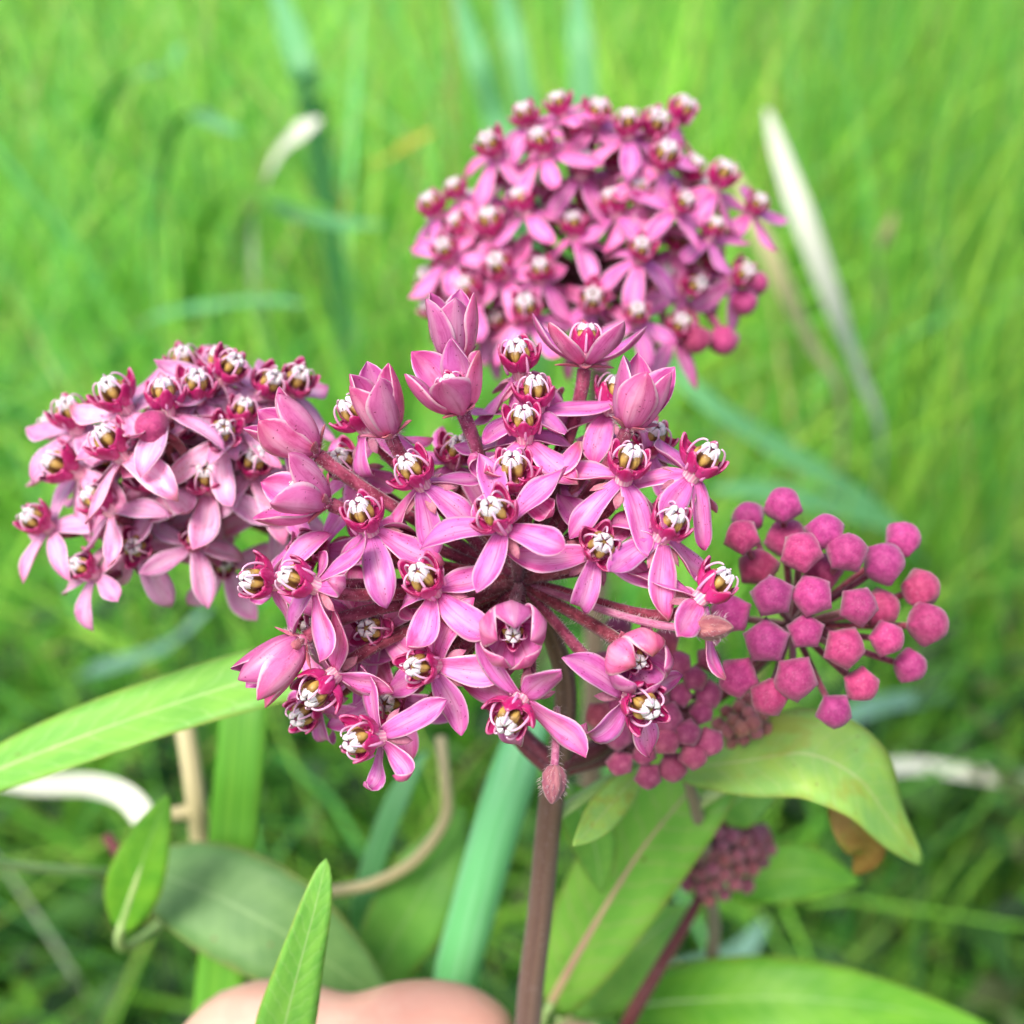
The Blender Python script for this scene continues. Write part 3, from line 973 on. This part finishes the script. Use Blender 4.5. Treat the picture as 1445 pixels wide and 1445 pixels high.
# cap px, foot px, depth, angle of one petal, state, spread
MAIN = [
    ((690, 710), (712, 745), D - 3, -95, 'open', 95),
    ((722, 643), (727, 690), D + 1, 150, 'open', 78),
    ((737, 573), (741, 622), D + 2, -60, 'open', 110),
    ((753, 530), (757, 582), D + 4, 5, 'open', 100),
    ((727, 485), (736, 532), D + 5, -90, 'open', 150),
    ((893, 627), (879, 680), D - 1, -85, 'open', 125),
    ((870, 530), (858, 585), D + 6, 195, 'open', 120),
    ((1003, 630), (974, 674), D - 1, -65, 'open', 125),
    ((953, 718), (932, 760), D - 2, -88, 'open', 125),
    ((850, 760), (840, 782), D - 1, -35, 'open', 100),
    ((1028, 803), (985, 848), D - 2, -98, 'open', 118),
    ((917, 995), (886, 982), D - 1, 148, 'open', 105),
    ((710, 1022), (736, 985), D - 2, 45, 'open', 98),
    ((577, 935), (615, 938), D - 1, -6, 'open', 112),
    ((492, 1040), (538, 1040), D - 1, -30, 'open', 112),
    ((437, 985), (474, 950), D + 1, 15, 'open', 108),
    ((395, 805), (448, 828), D - 2, -18, 'open', 112),
    ((345, 815), (392, 822), D + 3, -90, 'open', 120),
    ((590, 800), (613, 838), D - 1, -38, 'open', 108),
    ((507, 705), (524, 752), D + 1, -78, 'open', 130),
    ((572, 645), (598, 686), D + 1, -90, 'open', 130),
    ((487, 565), (518, 608), D + 5, -80, 'open', 140),
    ((638, 450), (641, 508), D + 3, -80, 'cup', 8),
    ((628, 528), (650, 576), D + 1, -70, 'cup', 20),
    ((828, 452), (825, 512), D + 5, -85, 'wide', 78),
    ((908, 545), (888, 600), D + 1, -70, 'cup', 14),
    ((530, 558), (549, 610), D + 1, -95, 'cup', 10),
    ((398, 596), (442, 636), D + 3, -140, 'cup', 16),
    ((404, 684), (458, 708), D + 2, 160, 'cup', 26),
    ((372, 950), (424, 906), D + 0, -110, 'cup', 10),
    ((725, 900), (722, 880), D - 2, 90, 'star', 0),
    ((906, 938), (884, 916), D - 1, 150, 'star', 0),
    # further back, seen between the others
    ((650, 620), (640, 655), D + 10, 30, 'open', 105),
    ((925, 600), (915, 640), D + 8, 20, 'open', 115),
    ((800, 640), (795, 672), D + 8, 0, 'open', 105),
    ((520, 880), (535, 890), D + 5, 40, 'open', 100),
    ((545, 985), (560, 985), D + 6, 60, 'open', 100),
    ((430, 770), (455, 778), D + 7, 70, 'open', 110),
    ((440, 880), (465, 890), D + 7, 130, 'open', 110),
    ((420, 1010), (450, 995), D + 7, -100, 'open', 115),
    ((480, 640), (500, 665), D + 9, -20, 'open', 110),
]
for cap, base, d, ang, st, prm in MAIN:
    H = 0.6 * L0
    b, ax = solve(cap, base, d, H)
    sc = L0 if st != 'star' else 5.0 * MM
    add_flower(head, b, ax, ang, st, prm, sc)
    foot = b - ax * sc * 0.09
    pedicel(head, HUB + (b - HUB).normalized() * 0.0006, foot, ax, 0.42, 0.50 if st == 'open' else 0.55, 'pedicel', hairs)
    if st in ('cup', 'star'):
        for _ in range(70):
            a_ = random.uniform(0, 6.28)
            q = frame(ax, ang)
            rr = random.uniform(0.10, 0.27)
            p = q @ Vector((rr * sc * math.cos(a_), rr * sc * math.sin(a_), (-0.08 + (rr - 0.1) * 0.9) * sc))
            dd = q @ Vector((math.cos(a_), math.sin(a_), random.uniform(-0.6, 0.5)))
            hairs.append((b - HUB + p, dd.normalized(), random.uniform(0.3, 0.6) * MM))

def bud_mesh(r, mat, name="bud", point=0.10, lon=1.0, n=30):
    """unopened bud: five petals that meet in seams, blunt corners round the waist"""
    mb = MB()
    prof = [(.18, -1.0), (.46, -.94), (.76, -.74), (.97, -.42), (1.05, -.08), (.98, .28), (.82, .60), (.54, .84), (.26, .95), (.06, .97)]
    tw = random.uniform(-0.25, 0.25)
    ov = random.uniform(0.0, 0.05)
    def fr(rr, z, a, t):
        b_ = a + tw * z
        # regular pentagon outline mixed with a circle
        sec = (b_ + math.pi / 5) % (2 * math.pi / 5) - math.pi / 5
        pent = math.cos(math.pi / 5) / math.cos(math.pi / 5 - abs(sec)) * 1.10
        k = math.exp(-((z + 0.2) / 0.62) ** 2)
        seam = 0.035 * math.exp(-(sec / 0.09) ** 2) * max(0, z + 0.3)
        f = 1 + (pent - 1) * (0.62 * k + 0.12) + point * k * max(0, math.cos(5 * b_)) ** 3 - seam
        return r * rr * f * (1 + ov * math.cos(2 * a)), r * z * lon
    mb.lathe(prof, n, fr)
    return mb.mesh(name, [M[mat]])

def withered_mesh(r, mat, name, lon):
    mb = MB()
    prof = [(.22, -1.0), (.6, -.86), (.92, -.45), (1.0, .0), (.9, .4), (.62, .8), (.34, 1.05), (.1, 1.2)]
    ph = random.uniform(0, 6)
    mb.lathe(prof, 25, lambda rr, z, a, t: (r * rr * (1 + 0.13 * math.cos(5 * a + 0.9 * z) + 0.05 * math.sin(9 * a + 5 * z + ph)), r * z * lon))
    return mb.mesh(name, [M[mat]])

def add_bud(head, c, axis, r, mat, ang, hub, ped='pedicel', pr=(0.4, 0.4), point=0.10, lon=1.0, hairs=None, name="bud"):
    o = obj(name, lib(('bud', round(r * 1e6), mat, point, lon, random.randrange(4)), lambda: (withered_mesh(r, mat, name, lon) if mat == 'bud_dry' else bud_mesh(r, mat, name, point, lon))), head)
    o.rotation_mode = 'QUATERNION'
    o.rotation_quaternion = frame(axis, ang)
    o.location = c - head.location
    pedicel(head, hub, c - axis * r * 0.93 * lon, axis, pr[0], pr[1], ped, hairs, n=6)
    return o

# withered small buds on the central head
def sad_bud(px, py, d, dirpx, start):
    c = P(px, py, d)
    ax = C2W(dirpx[0], dirpx[1], 0.15).normalized()
    o = add_bud(head, c, ax, 0.86 * MM, 'bud_dry', 20, start, 'pedicel_pale', (0.3, 0.32), 0.16, 1.45, hairs, "withered_bud")
    q = frame(ax, 0)
    for _ in range(90):
        a_ = random.uniform(0, 6.28); zz = random.uniform(-1.2, 1.0)
        rr = math.sqrt(max(0.05, 1 - (zz / 1.45) ** 2))
        p = q @ Vector((rr * 0.95 * MM * math.cos(a_), rr * 0.95 * MM * math.sin(a_), zz * 0.95 * MM))
        dd = q @ Vector((math.cos(a_), math.sin(a_), 0.7))
        hairs.append((c - HUB + p, dd.normalized(), random.uniform(0.25, 0.5) * MM))
sad_bud(1004, 886, D - 4, (1, 0.03), HUB)
sad_bud(781, 1104, D - 2, (-0.08, -1), P(786, 1000, D + 3))
hair_obj(head, hairs)
mbh = MB()
mbh.lathe([(.2 * MM, -1.4 * MM), (1.0 * MM, -1.0 * MM), (1.35 * MM, 0), (1.1 * MM, .8 * MM), (.3 * MM, 1.3 * MM)], 14)
obj("hub", mbh.mesh("hub", [M['pedicel']]), head)

# ------------------------------------------------------------------ the two flower heads further back
def dome_head(label, hubpx, caps, dnear, dedge, rad, extra, spread, bud_list=(), Ls=L0, tone='petal'):
    hub = P(*hubpx)
    hd = empty("milkweed_flower_head", hub)
    tag(hd, label, "flower head", "milkweed flower heads")
    H = 0.6 * Ls
    for i, c in enumerate(list(caps) + list(extra)):
        back = i >= len(caps)
        c = (c[0] + random.uniform(-6, 6), c[1] + random.uniform(-6, 6))
        Lf = Ls * random.choice((0.9, 1.0, 1.0, 1.1))
        H = 0.6 * Lf
        dx, dy = (c[0] - hubpx[0]) / rad, -(c[1] - hubpx[1] + rad * 0.25) / rad
        rho = min(1.0, math.hypot(dx, dy))
        d = dnear + (dedge - dnear) * (1 - math.sqrt(max(0, 1 - rho * rho))) + (7 if back else 0) + random.uniform(-3.0, 3.0)
        ax = C2W(0.62 * dx + random.uniform(-.28, .28), 0.42 + 0.42 * dy + random.uniform(-.22, .22), 0.55 + random.uniform(-.25, .2)).normalized()
        cp = P(c[0], c[1], d)
        b = cp - ax * H
        add_flower(hd, b, ax, -90 + random.uniform(-36, 36), 'open', random.choice(spread), Lf, hero=False, sep=False, tone=tone)
        pedicel(hd, hub, b - ax * Lf * 0.09, ax, 0.4, 0.48, 'pedicel', None, n=6)
    for (x, y, d, dirp, r) in bud_list:
        ax = C2W(dirp[0], dirp[1], 0.35).normalized()
        add_bud(hd, P(x, y, d), ax, r * MM, 'bud', random.uniform(0, 72), hub, pr=(0.4, 0.4))
    m2 = MB()
    m2.lathe([(.2 * MM, -1.4 * MM), (1.0 * MM, -1.0 * MM), (1.3 * MM, 0), (1.0 * MM, .8 * MM), (.3 * MM, 1.2 * MM)], 12)
    obj("hub", m2.mesh("hub", [M['pedicel']]), hd)
    return hd

back_caps = [(740, 150), (780, 130), (683, 193), (757, 187), (632, 248), (597, 272), (822, 205), (733, 264), (850, 136), (885, 152),
             (805, 290), (641, 305), (682, 298), (616, 338), (763, 367), (745, 420), (838, 410), (910, 335), (900, 247), (942, 195),
             (972, 136), (938, 160), (975, 277), (1018, 302), (1030, 226), (1075, 276), (1057, 372), (960, 442), (592, 378), (590, 420),
             (652, 398), (690, 360), (860, 268), (700, 440), (1000, 400), (900, 430)]
back_extra = [(660, 270), (700, 230), (770, 240), (860, 200), (930, 250), (990, 220), (1010, 350), (950, 380), (700, 320), (640, 370),
              (720, 400), (800, 430), (660, 440), (1000, 250), (820, 160), (620, 430), (960, 330)]
back_head = dome_head("blurred pink milkweed flower head against open grass with round buds under its edge",
          (848, 395, 152), back_caps, 126, 140, 285, back_extra, (100, 115, 130, 140),
          [(1021, 481, 134, (.2, -.8), 1.55), (982, 480, 132, (-.1, -.8), 1.5), (1050, 426, 136, (.6, -.5), 1.5), (1068, 400, 139, (.8, -.2), 1.3), (915, 470, 140, (0, -.8), 1.4)])

left_caps = [(313, 488), (284, 527), (225, 530), (335, 500), (390, 522), (425, 522), (313, 599), (290, 657), (193, 652), (278, 745), (184, 772),
             (250, 585), (350, 560), (140, 600), (110, 690), (60, 640), (95, 560), (150, 530), (30, 720), (95, 790), (365, 640)]
left_extra = [(250, 640), (340, 690), (225, 700), (150, 720), (180, 590), (380, 600), (400, 700), (60, 580), (260, 490), (320, 790), (130, 640)]
left_head = dome_head("pale pink milkweed flower head with overexposure painted into its petals and one round bud among its flowers",
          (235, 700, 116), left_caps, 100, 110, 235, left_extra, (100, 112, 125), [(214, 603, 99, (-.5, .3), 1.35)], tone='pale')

# ------------------------------------------------------------------ bud clusters
def bud_cluster(label, hubpx, buds, mat, rpx, up=0.3, ped='pedicel', pr=(0.35, 0.35), point=0.1):
    hub = P(*hubpx)
    hd = empty("milkweed_bud_cluster", hub)
    tag(hd, label, "bud cluster", "milkweed bud clusters")
    for (x, y, d) in buds:
        c = P(x, y, d)
        rad = (c - hub).normalized()
        ax = (rad + C2W(0, up * 0.3, 0.15)).normalized()
        r = rpx * random.choice((0.86, 0.93, 1.0, 1.07)) * hubpx[2] * MM * HALF / 722.5
        add_bud(hd, c, ax, r, mat, random.uniform(0, 72), hub, ped, pr, point)
    m2 = MB()
    s = pr[0] * 2.4 * MM
    m2.lathe([(.2 * s, -s), (.9 * s, -.6 * s), (s, 0), (.8 * s, .6 * s), (.2 * s, s)], 12)
    obj("hub", m2.mesh("hub", [M[ped]]), hd)
    return hd

rb = [(1105, 712), (1056, 729), (1047, 757), (1165, 750), (1110, 759), (1131, 778), (1195, 779), (1248, 794), (1069, 800), (1160, 806), (1090, 841),
      (1146, 840), (1212, 855), (1243, 858), (1252, 901), (1030, 866), (1137, 891), (1081, 905), (1192, 914), (1041, 956), (1122, 958), (1085, 985),
      (1216, 967), (1178, 1004), (1300, 830), (1310, 880), (1285, 940), (1275, 760)]
def dome_d(x, y, hx, hy, R_, dn, de):
    rho = min(1, math.hypot(x - hx, y - hy) / R_)
    return dn + (de - dn) * (1 - math.sqrt(1 - rho * rho)) + random.uniform(-1, 1)
right_buds = [(x, y, dome_d(x, y, 1140, 870, 200, 97, 106) + (4 if (x, y) in ((1110, 759), (1056, 729), (1160, 806), (1243, 858), (1069, 800)) else 0)) for x, y in rb]
right_cluster = bud_cluster("open spray of round magenta buds on thin dark stalks beside the central flower head", (1118, 882, 111), right_buds, 'bud', 24, ped='pedicel', pr=(0.32, 0.30), point=0.10)

lb = [(875, 1077), (909, 1063), (915, 1096), (940, 1045), (950, 1083), (979, 1066), (1002, 1047), (971, 1034), (990, 1005), (981, 958), (959, 981),
      (956, 937), (939, 905), (904, 1026), (942, 1013), (872, 1039), (870, 1000), (925, 985), (895, 960), (905, 905), (870, 890), (850, 940), (1000, 930), (845, 1010), (1000, 980)]
low_buds = [(x, y, dome_d(x, y, 930, 1000, 150, 104, 111)) for x, y in lb]
low_cluster = bud_cluster("tight cluster of small dusky pink buds hanging under the central flowers", (905, 985, 116), low_buds, 'bud_small', 17.5, pr=(0.3, 0.3))

tiny = []
for i in range(19):
    a = i * 2.39996; rr = math.sqrt((i + 0.5) / 19)
    x, y = 1056 + 44 * rr * math.cos(a), 1020 + 40 * rr * math.sin(a)
    tiny.append((x, y, 112 + 6 * rr * rr))
tiny_cluster = bud_cluster("little knot of tiny brownish pink buds between the magenta spray and the broad leaf", (1050, 1020, 121), tiny, 'bud_tiny', 10.5, pr=(0.2, 0.2))
far = []
for i in range(44):
    a = i * 2.39996; rr = math.sqrt((i + 0.5) / 44)
    x, y = 1012 + 68 * rr * math.cos(a), 1195 + 80 * rr * math.sin(a)
    if (x > 1040 and y < 1155): continue
    far.append((x, y, 138 + 9 * rr * rr))
for i in range(13):
    a = i * 2.39996; rr = math.sqrt((i + 0.5) / 13)
    far.append((1066 + 28 * rr * math.cos(a), 1192 + 24 * rr * math.sin(a), 142 + 4 * rr))
far_cluster = bud_cluster("blurred brownish purple bud cluster low behind the long leaf", (1018, 1200, 156), far, 'bud_far', 10.0, pr=(0.22, 0.22), ped='stem_dark')

# ------------------------------------------------------------------ stems with their leaves
G = []
def plant(label, path, rad, mat, foot=None, foot_off=(0.0, 0.02)):
    pw = [P(*p) for p in path]
    gp = to_ground(pw[-1], *foot_off)
    base = gp[-1]
    o = empty("milkweed_plant", base)
    tag(o, label, "plant", "milkweed plants")
    rr = list(rad) + [rad[-1] * 1.1] * len(gp)
    tube_obj(o, "stem", pw + gp, rr, mat, 14, 8, world=True)
    STEM_PATH[o.name] = [Vector(p) for p in catmull([tuple(p) for p in pw + gp], 10)]
    return o

main_stem = plant("purplish brown upright milkweed stem pinched by the fingers, carrying the central flowers",
                  [(733, 822, 98.5), (775, 890, 102), (797, 960, 105), (791, 1060, 108.5), (778, 1130, 111), (763, 1280, 117), (745, 1445, 124)],
                  [0.75, 0.8, 0.92, 1.1, 1.15, 1.2, 1.3], 'stem')
tube_obj(main_stem, "branch", [(788, 1075, 108.5), (840, 1058, 111), (890, 1020, 115), (905, 985, 116)], [1.0, 0.95, 0.8, 0.7], 'stem_dark')
tube_obj(main_stem, "branch", [(786, 1085, 109), (900, 1050, 117), (1040, 960, 118), (1118, 882, 111)], [0.9, 0.9, 0.8, 0.7], 'stem_dark')
tube_obj(main_stem, "branch", [(787, 1085, 109), (745, 1050, 110), (620, 900, 116), (420, 760, 118), (235, 700, 116)], [1.1, 1.0, 0.9, 0.8, 0.7], 'stem_dark')
tube_obj(main_stem, "branch", [(900, 1050, 117), (990, 1045, 121), (1050, 1020, 121)], [0.7, 0.5, 0.35], 'stem_dark')
# small new leaf and the long leaf with the pink rib beside the stem
leaf(main_stem, [(905, 1085, 117), (868, 1128, 113), (835, 1166, 109), (808, 1194, 106)], 52, 'leaf_yellow', rib='leaf_edge', ribr=0.18, normal=TOCAM(0.3, 0.5))
leaf(main_stem, [(775, 1420, 144), (830, 1320, 139), (905, 1200, 133), (985, 1100, 129), (1035, 1030, 131)], 138, 'leaf_pinkrib', rib='midrib_pink', ribr=0.7, normal=TOCAM(-0.15, 0.3),
     wid=lambda t: (0.35 + 0.65 * math.sin(math.pi * min(1, t * 1.05)) ** 0.7) * min(1, 6 * (1.02 - t)))
leaf(main_stem, [(800, 1110, 122), (835, 1180, 126), (850, 1260, 130)], 70, 'leaf_light', rib=None)

back_stem = plant("straight greenish pink milkweed stem rising to the blurred flower head",
                  [(848, 395, 153), (846, 480, 156), (845, 600, 160), (842, 800, 172), (838, 1000, 188)], [0.9, 1.2, 1.5, 1.6, 1.7], 'stem_green', foot_off=(0, 0.01))

left_stem = plant("thin brown milkweed stem crossing low behind the dull broad leaf, with long leaves",
                  [(150, 1180, 166), (228, 1285, 162), (318, 1368, 162), (400, 1500, 168)], [0.7, 0.8, 0.9, 1.0], 'stem_dark', foot_off=(0.03, 0.05))
leaf(left_stem, [(-60, 1110, 118), (60, 1062, 116), (200, 1010, 115), (340, 965, 114), (470, 935, 115), (590, 930, 118)], 98, 'leaf_light', normal=TOCAM(0.1, 0.65), ribr=0.5,
     wid=lambda t: (0.55 + 0.45 * math.sin(math.pi * t)) * min(1, 4 * (1.01 - t)))
leaf(left_stem, [(196, 1225, 150), (290, 1258, 146), (390, 1310, 144), (480, 1370, 146), (560, 1430, 150)], 150, 'leaf_dull', normal=TOCAM(-0.1, 0.45), ribr=0.4, rib=None, fold=0.05)
leaf(left_stem, [(170, 1310, 142), (190, 1250, 138), (212, 1185, 136), (238, 1120, 135)], 80, 'leaf_bright', normal=TOCAM(0.2, 0.4))
leaf(left_stem, [(380, 1560, 110), (398, 1460, 105), (420, 1370, 102), (444, 1280, 101), (460, 1212, 101)], 84, 'leaf_light', normal=TOCAM(0.35, 0.1), ribr=0.35,
     wid=lambda t: min(1.0, 1.25 * (1.0 - t) ** 0.62 + 0.03), rib=None)
leaf(left_stem, [(505, 1420, 166), (560, 1320, 164), (610, 1230, 164), (652, 1140, 167)], 110, 'leaf_deep', normal=TOCAM(0.1, 0.2), rib=None,
     wid=lambda t: min(1, 0.6 + t) * min(1, 2.2 * (1.02 - t) ** 0.8))
leaf(left_stem, [(600, 1420, 166), (540, 1390, 165), (470, 1350, 165), (430, 1330, 166)], 90, 'leaf_deep', normal=TOCAM(0.1, 0.4), rib=None)

right_stem = plant("slim reddish brown milkweed stem leaning beside broad green leaves, low right of the held stem",
                   [(1018, 1200, 156), (975, 1290, 152), (925, 1375, 148), (880, 1460, 147)], [0.5, 0.7, 0.8, 0.9], 'stem_dark', foot_off=(-0.03, 0.03))
leaf(right_stem, [(798, 1420, 160), (850, 1375, 158), (910, 1325, 157), (975, 1278, 160)], 110, 'leaf_light', normal=TOCAM(-0.1, 0.3), rib='midrib', ribr=0.3)
leaf(right_stem, [(1030, 1250, 170), (1085, 1235, 166), (1150, 1232, 165), (1215, 1245, 168)], 84, 'leaf_bright', normal=TOCAM(0, 0.5), rib=None)
leaf(right_stem, [(870, 1420, 178), (980, 1412, 170), (1100, 1408, 166), (1240, 1420, 165), (1400, 1450, 168)], 112, 'leaf_bright', normal=TOCAM(0, 0.5), ribr=0.5)

side_stem = plant("pale milkweed stem under the broad yellow green leaf with the drooping tip",
                  [(965, 1085, 119), (985, 1150, 128), (1000, 1250, 150), (1005, 1350, 175)], [0.4, 0.7, 0.8, 0.9], 'stem_green', foot_off=(0.0, 0.03))
leaf(side_stem, [(965, 1085, 119), (1050, 1075, 115), (1140, 1065, 112), (1205, 1095, 112), (1255, 1160, 116), (1300, 1215, 121)], 128, 'leaf_yellow', normal=TOCAM(0.05, 0.55), ribr=0.35, under='leaf_dull',
     wid=lambda t: math.sin(math.pi * min(1, t * 0.93 + 0.05) ** 0.9) ** 0.75)
leaf(side_stem, [(1180, 1115, 124), (1205, 1165, 123), (1225, 1200, 125), (1205, 1235, 128)], 62, 'leaf_brown', normal=TOCAM(-0.2, 0.1), rib=None)
leaf(side_stem, [(1010, 1150, 140), (1055, 1120, 138), (1110, 1090, 138)], 80, 'leaf_light', rib=None)

# ------------------------------------------------------------------ single grass blades that can be told apart
blade("cream white dry grass blade standing steeply behind the blurred flower head", [(1082, 155, 550), (1100, 215, 553), (1140, 330, 562), (1180, 440, 590), (1210, 525, 650), (1240, 610, 740)], 33, 'straw_white')
blade("yellowish straw blade touching the edge of the blurred flower head", [(1030, 230, 500), (1070, 325, 506), (1105, 405, 522), (1140, 480, 560), (1185, 565, 640)], 28, 'straw')
blade("wide blue green grass blade arching down beside the magenta buds", [(930, 500), (1000, 570), (1090, 630), (1190, 690), (1290, 780)], 44, 'blade_teal', normal=TOCAM(0.2, 0.6))
blade("pale green blade lying almost level above the magenta buds", [(1000, 690), (1080, 695), (1180, 718), (1280, 755)], 40, 'blade_teal', normal=TOCAM(0.1, 0.7))
blade("short pale blade pointing out from the round buds of the blurred head", [(1030, 474), (1070, 470), (1112, 467), (1240, 440)], 14, 'blade_green', normal=TOCAM(0, 0.7))
blade("curled white dry blade tip in the tangled grass", [(452, 168), (425, 185), (398, 215), (375, 258), (360, 320)], 32, 'straw_white', name="grass_blade", cat="grass blade")
blade("yellowing blade tip lying across the grass near the blurred head", [(615, 185), (580, 203), (545, 225), (500, 260)], 24, 'straw_yellow', name="grass_blade", cat="grass blade")
for pth, wpx, lab in [
    ([(380, -40), (405, 30), (428, 100), (440, 150)], 36, "broad blue green blade above the curled white tip"),
    ([(640, -30), (672, 80), (700, 170), (730, 270)], 34, "leaning blue green blade left of the blurred head"),
    ([(705, -30), (722, 40), (738, 120), (752, 200)], 34, "steep blue green blade rising just behind the blurred head"),
    ([(812, -40), (818, 40), (822, 110), (826, 220)], 36, "upright dull teal blade above the middle of the blurred head")]:
    blade(lab, pth, wpx, 'blade_teal', sink=0.06, away=0.08)
blade("flat teal blade lying across the grass left of the blurred head", [(540, 318), (490, 318), (430, 308), (360, 300)], 30, 'blade_teal', normal=TOCAM(0, 0.8))
blade("light green blade bent over below the curled white tip", [(470, 300), (400, 280), (340, 275), (290, 320)], 28, 'blade_green', normal=TOCAM(0, 0.8))
blade("light teal blade slanting up from the edge of the tangled grass", [(262, 62), (235, 95), (190, 108), (150, 160)], 40, 'blade_teal', normal=TOCAM(0, 0.6))
blade("short light green blade with brown end in the tangled grass", [(342, 190), (305, 175), (268, 160), (240, 210)], 26, 'blade_teal', normal=TOCAM(0, 0.7))
blade("teal blade crossing low in the grass above the pale flower head", [(430, 430), (380, 425), (320, 430), (200, 460)], 26, 'blade_teal', normal=TOCAM(0, 0.8))
blade("bleached bluish blade bent like an elbow behind the light leaf", [(296, 858), (268, 885), (240, 910), (190, 930), (120, 950)], 26, 'blade_blue', normal=TOCAM(0, 0.7))
blade("thick smooth blue green stalk rising beside the held stem", [(752, 1010, 150), (728, 1080, 148), (700, 1170, 148), (672, 1270, 150), (645, 1375, 155)], 68, 'reed', rounded=True, name="reed_stalk", cat="stalk", prof=lambda t: min(1, 0.8 + t))
blade("narrow teal blade crossing behind the pale curved tendril", [(602, 1060, 170), (570, 1110, 168), (540, 1180, 168), (510, 1290, 172)], 32, 'blade_teal')
blade("wide light green blade standing under the long light leaf", [(352, 930, 150), (345, 1010, 148), (338, 1090, 148), (328, 1200, 150)], 68, 'blade_green', straight=True, prof=lambda t: 1.0)
stalk = blade("pale straw stalk standing beside the wide light green blade", [(258, 1010, 165), (268, 1070, 164), (276, 1130, 164), (284, 1200, 168)], 28, 'straw_tan', rounded=True, name="dry_grass_stalk", cat="grass stalk", straight=True, prof=lambda t: 1)
tube_obj(stalk, "branch", [(236, 1150, 163), (258, 1147, 164), (280, 1143, 165)], [0.9, 1.0, 1.0], 'straw_tan')
blade("pale curved tendril looping under the central flower head", [(622, 1040, 160), (628, 1100, 158), (630, 1150, 158), (590, 1210, 158), (530, 1245, 160), (470, 1258, 162), (420, 1262, 166)], 17, 'straw_tan', rounded=True, name="dry_tendril", cat="tendril", prof=lambda t: 1)
blade("whitish broken straw end at the edge beside the bright leaf", [(204, 1152, 190), (186, 1130, 192), (150, 1112, 200), (60, 1108, 240), (-60, 1110, 320)], 30, 'straw_white', prof=lambda t: 1)
blade("silvery blade crossing behind the lowest magenta buds", [(1150, 1040), (1190, 1015), (1240, 995), (1320, 985)], 28, 'blade_blue', normal=TOCAM(0, 0.6))
blade("grey white blade level above the drooping leaf tip", [(1200, 1088), (1240, 1086), (1300, 1082), (1500, 1110)], 24, 'straw_white', normal=TOCAM(0, 0.6), name="grass_blade", cat="grass blade")
blade("dull tan blade curving at the edge beyond the cream white blade", [(1262, 300), (1246, 340), (1238, 390), (1240, 460)], 20, 'straw_tan', name="grass_blade", cat="grass blade")
blade("grey green blade crossing low behind the bottom broad leaf", [(1080, 1300), (1040, 1350), (960, 1380), (900, 1420)], 40, 'blade_blue', normal=TOCAM(0, 0.5))
blade("short cream straw beside the foot of the held stem", [(822, 1395, 165), (812, 1425, 165), (800, 1470, 168)], 28, 'straw', name="grass_blade", cat="grass blade", prof=lambda t: 1)

# ------------------------------------------------------------------ the hand that holds the stem
def hand():
    J = {}
    verts, edges, rad = [], [], []
    org = P(420, 2100, 150)
    def v(px, py, d, r):
        verts.append(tuple(P(px, py, d) - org)); rad.append(r * MM)
        return len(verts) - 1
    def chain(a, lst):
        for q in lst:
            b = v(*q); edges.append((a, b)); a = b
        return a
    palm = v(430, 2080, 148, 17)
    # index finger: up to the bent knuckle, then across to the stem
    i0 = v(330, 1850, 142, 10.5); edges.append((palm, i0))
    chain(i0, [(300, 1700, 138, 8.8), (320, 1560, 132, 8.2), (352, 1484, 129, 7.7), (430, 1490, 128, 6.6), (490, 1506, 127.5, 6.0), (560, 1492, 127, 7.0), (640, 1490, 127, 6.9), (690, 1504, 126.5, 5.6), (716, 1515, 126, 3.6)])
    # middle, ring and little finger curl below it
    i1 = v(400, 1960, 156, 10.5); edges.append((palm, i1))
    chain(i1, [(370, 1800, 158, 8.8), (400, 1690, 156, 8.2), (480, 1660, 150, 7.6), (590, 1665, 146, 7.2), (670, 1690, 146, 6.2), (700, 1720, 147, 4.2)])
    i2 = v(470, 2080, 166, 10); edges.append((palm, i2))
    chain(i2, [(450, 1960, 170, 8.4), (480, 1860, 170, 7.8), (560, 1830, 164, 7.2), (650, 1840, 160, 6.8), (710, 1870, 160, 5.6), (730, 1895, 161, 3.8)])
    i3 = v(540, 2190, 174, 9); edges.append((palm, i3))
    chain(i3, [(540, 2090, 178, 7.2), (570, 2010, 178, 6.6), (630, 1990, 172, 6.2), (690, 2000, 169, 5.6), (730, 2030, 168, 4.0)])
    # thumb: its tip presses the stem from the other side
    t0 = v(640, 2020, 136, 12); edges.append((palm, t0))
    chain(t0, [(760, 1860, 130, 10), (810, 1700, 131, 8.6), (812, 1590, 132, 7.8), (802, 1520, 132, 7.4), (794, 1480, 132, 5.4), (790, 1458, 132, 3.0)])
    # wrist and forearm, towards the viewer's lower left
    chain(palm, [(330, 2500, 140, 19), (200, 2900, 135, 21), (0, 3600, 130, 25), (-250, 4700, 125, 32)])
    me = bpy.data.meshes.new("hand")
    me.from_pydata(verts, edges, [])
    o = obj("hand", me)
    o.location = org
    sk = o.modifiers.new("skin", 'SKIN')
    sk.use_smooth_shade = True
    for i, sv in enumerate(me.skin_vertices[0].data):
        sv.radius = (rad[i] * 1.2, rad[i] * 1.2); sv.use_root = (i == 0)
    ss = o.modifiers.new("sub", 'SUBSURF'); ss.levels = 2; ss.render_levels = 2
    dg = bpy.context.evaluated_depsgraph_get()
    dg.update()
    ev = bpy.data.meshes.new_from_object(o.evaluated_get(dg))
    o.modifiers.clear()
    o.data = ev
    ev.name = "hand"
    ev.materials.clear()
    ev.materials.append(M['skin'])
    ev.polygons.foreach_set("use_smooth", [True] * len(ev.polygons))
    tag(o, "bare hand pinching the purplish stem between finger and thumb", "hand")
hand()
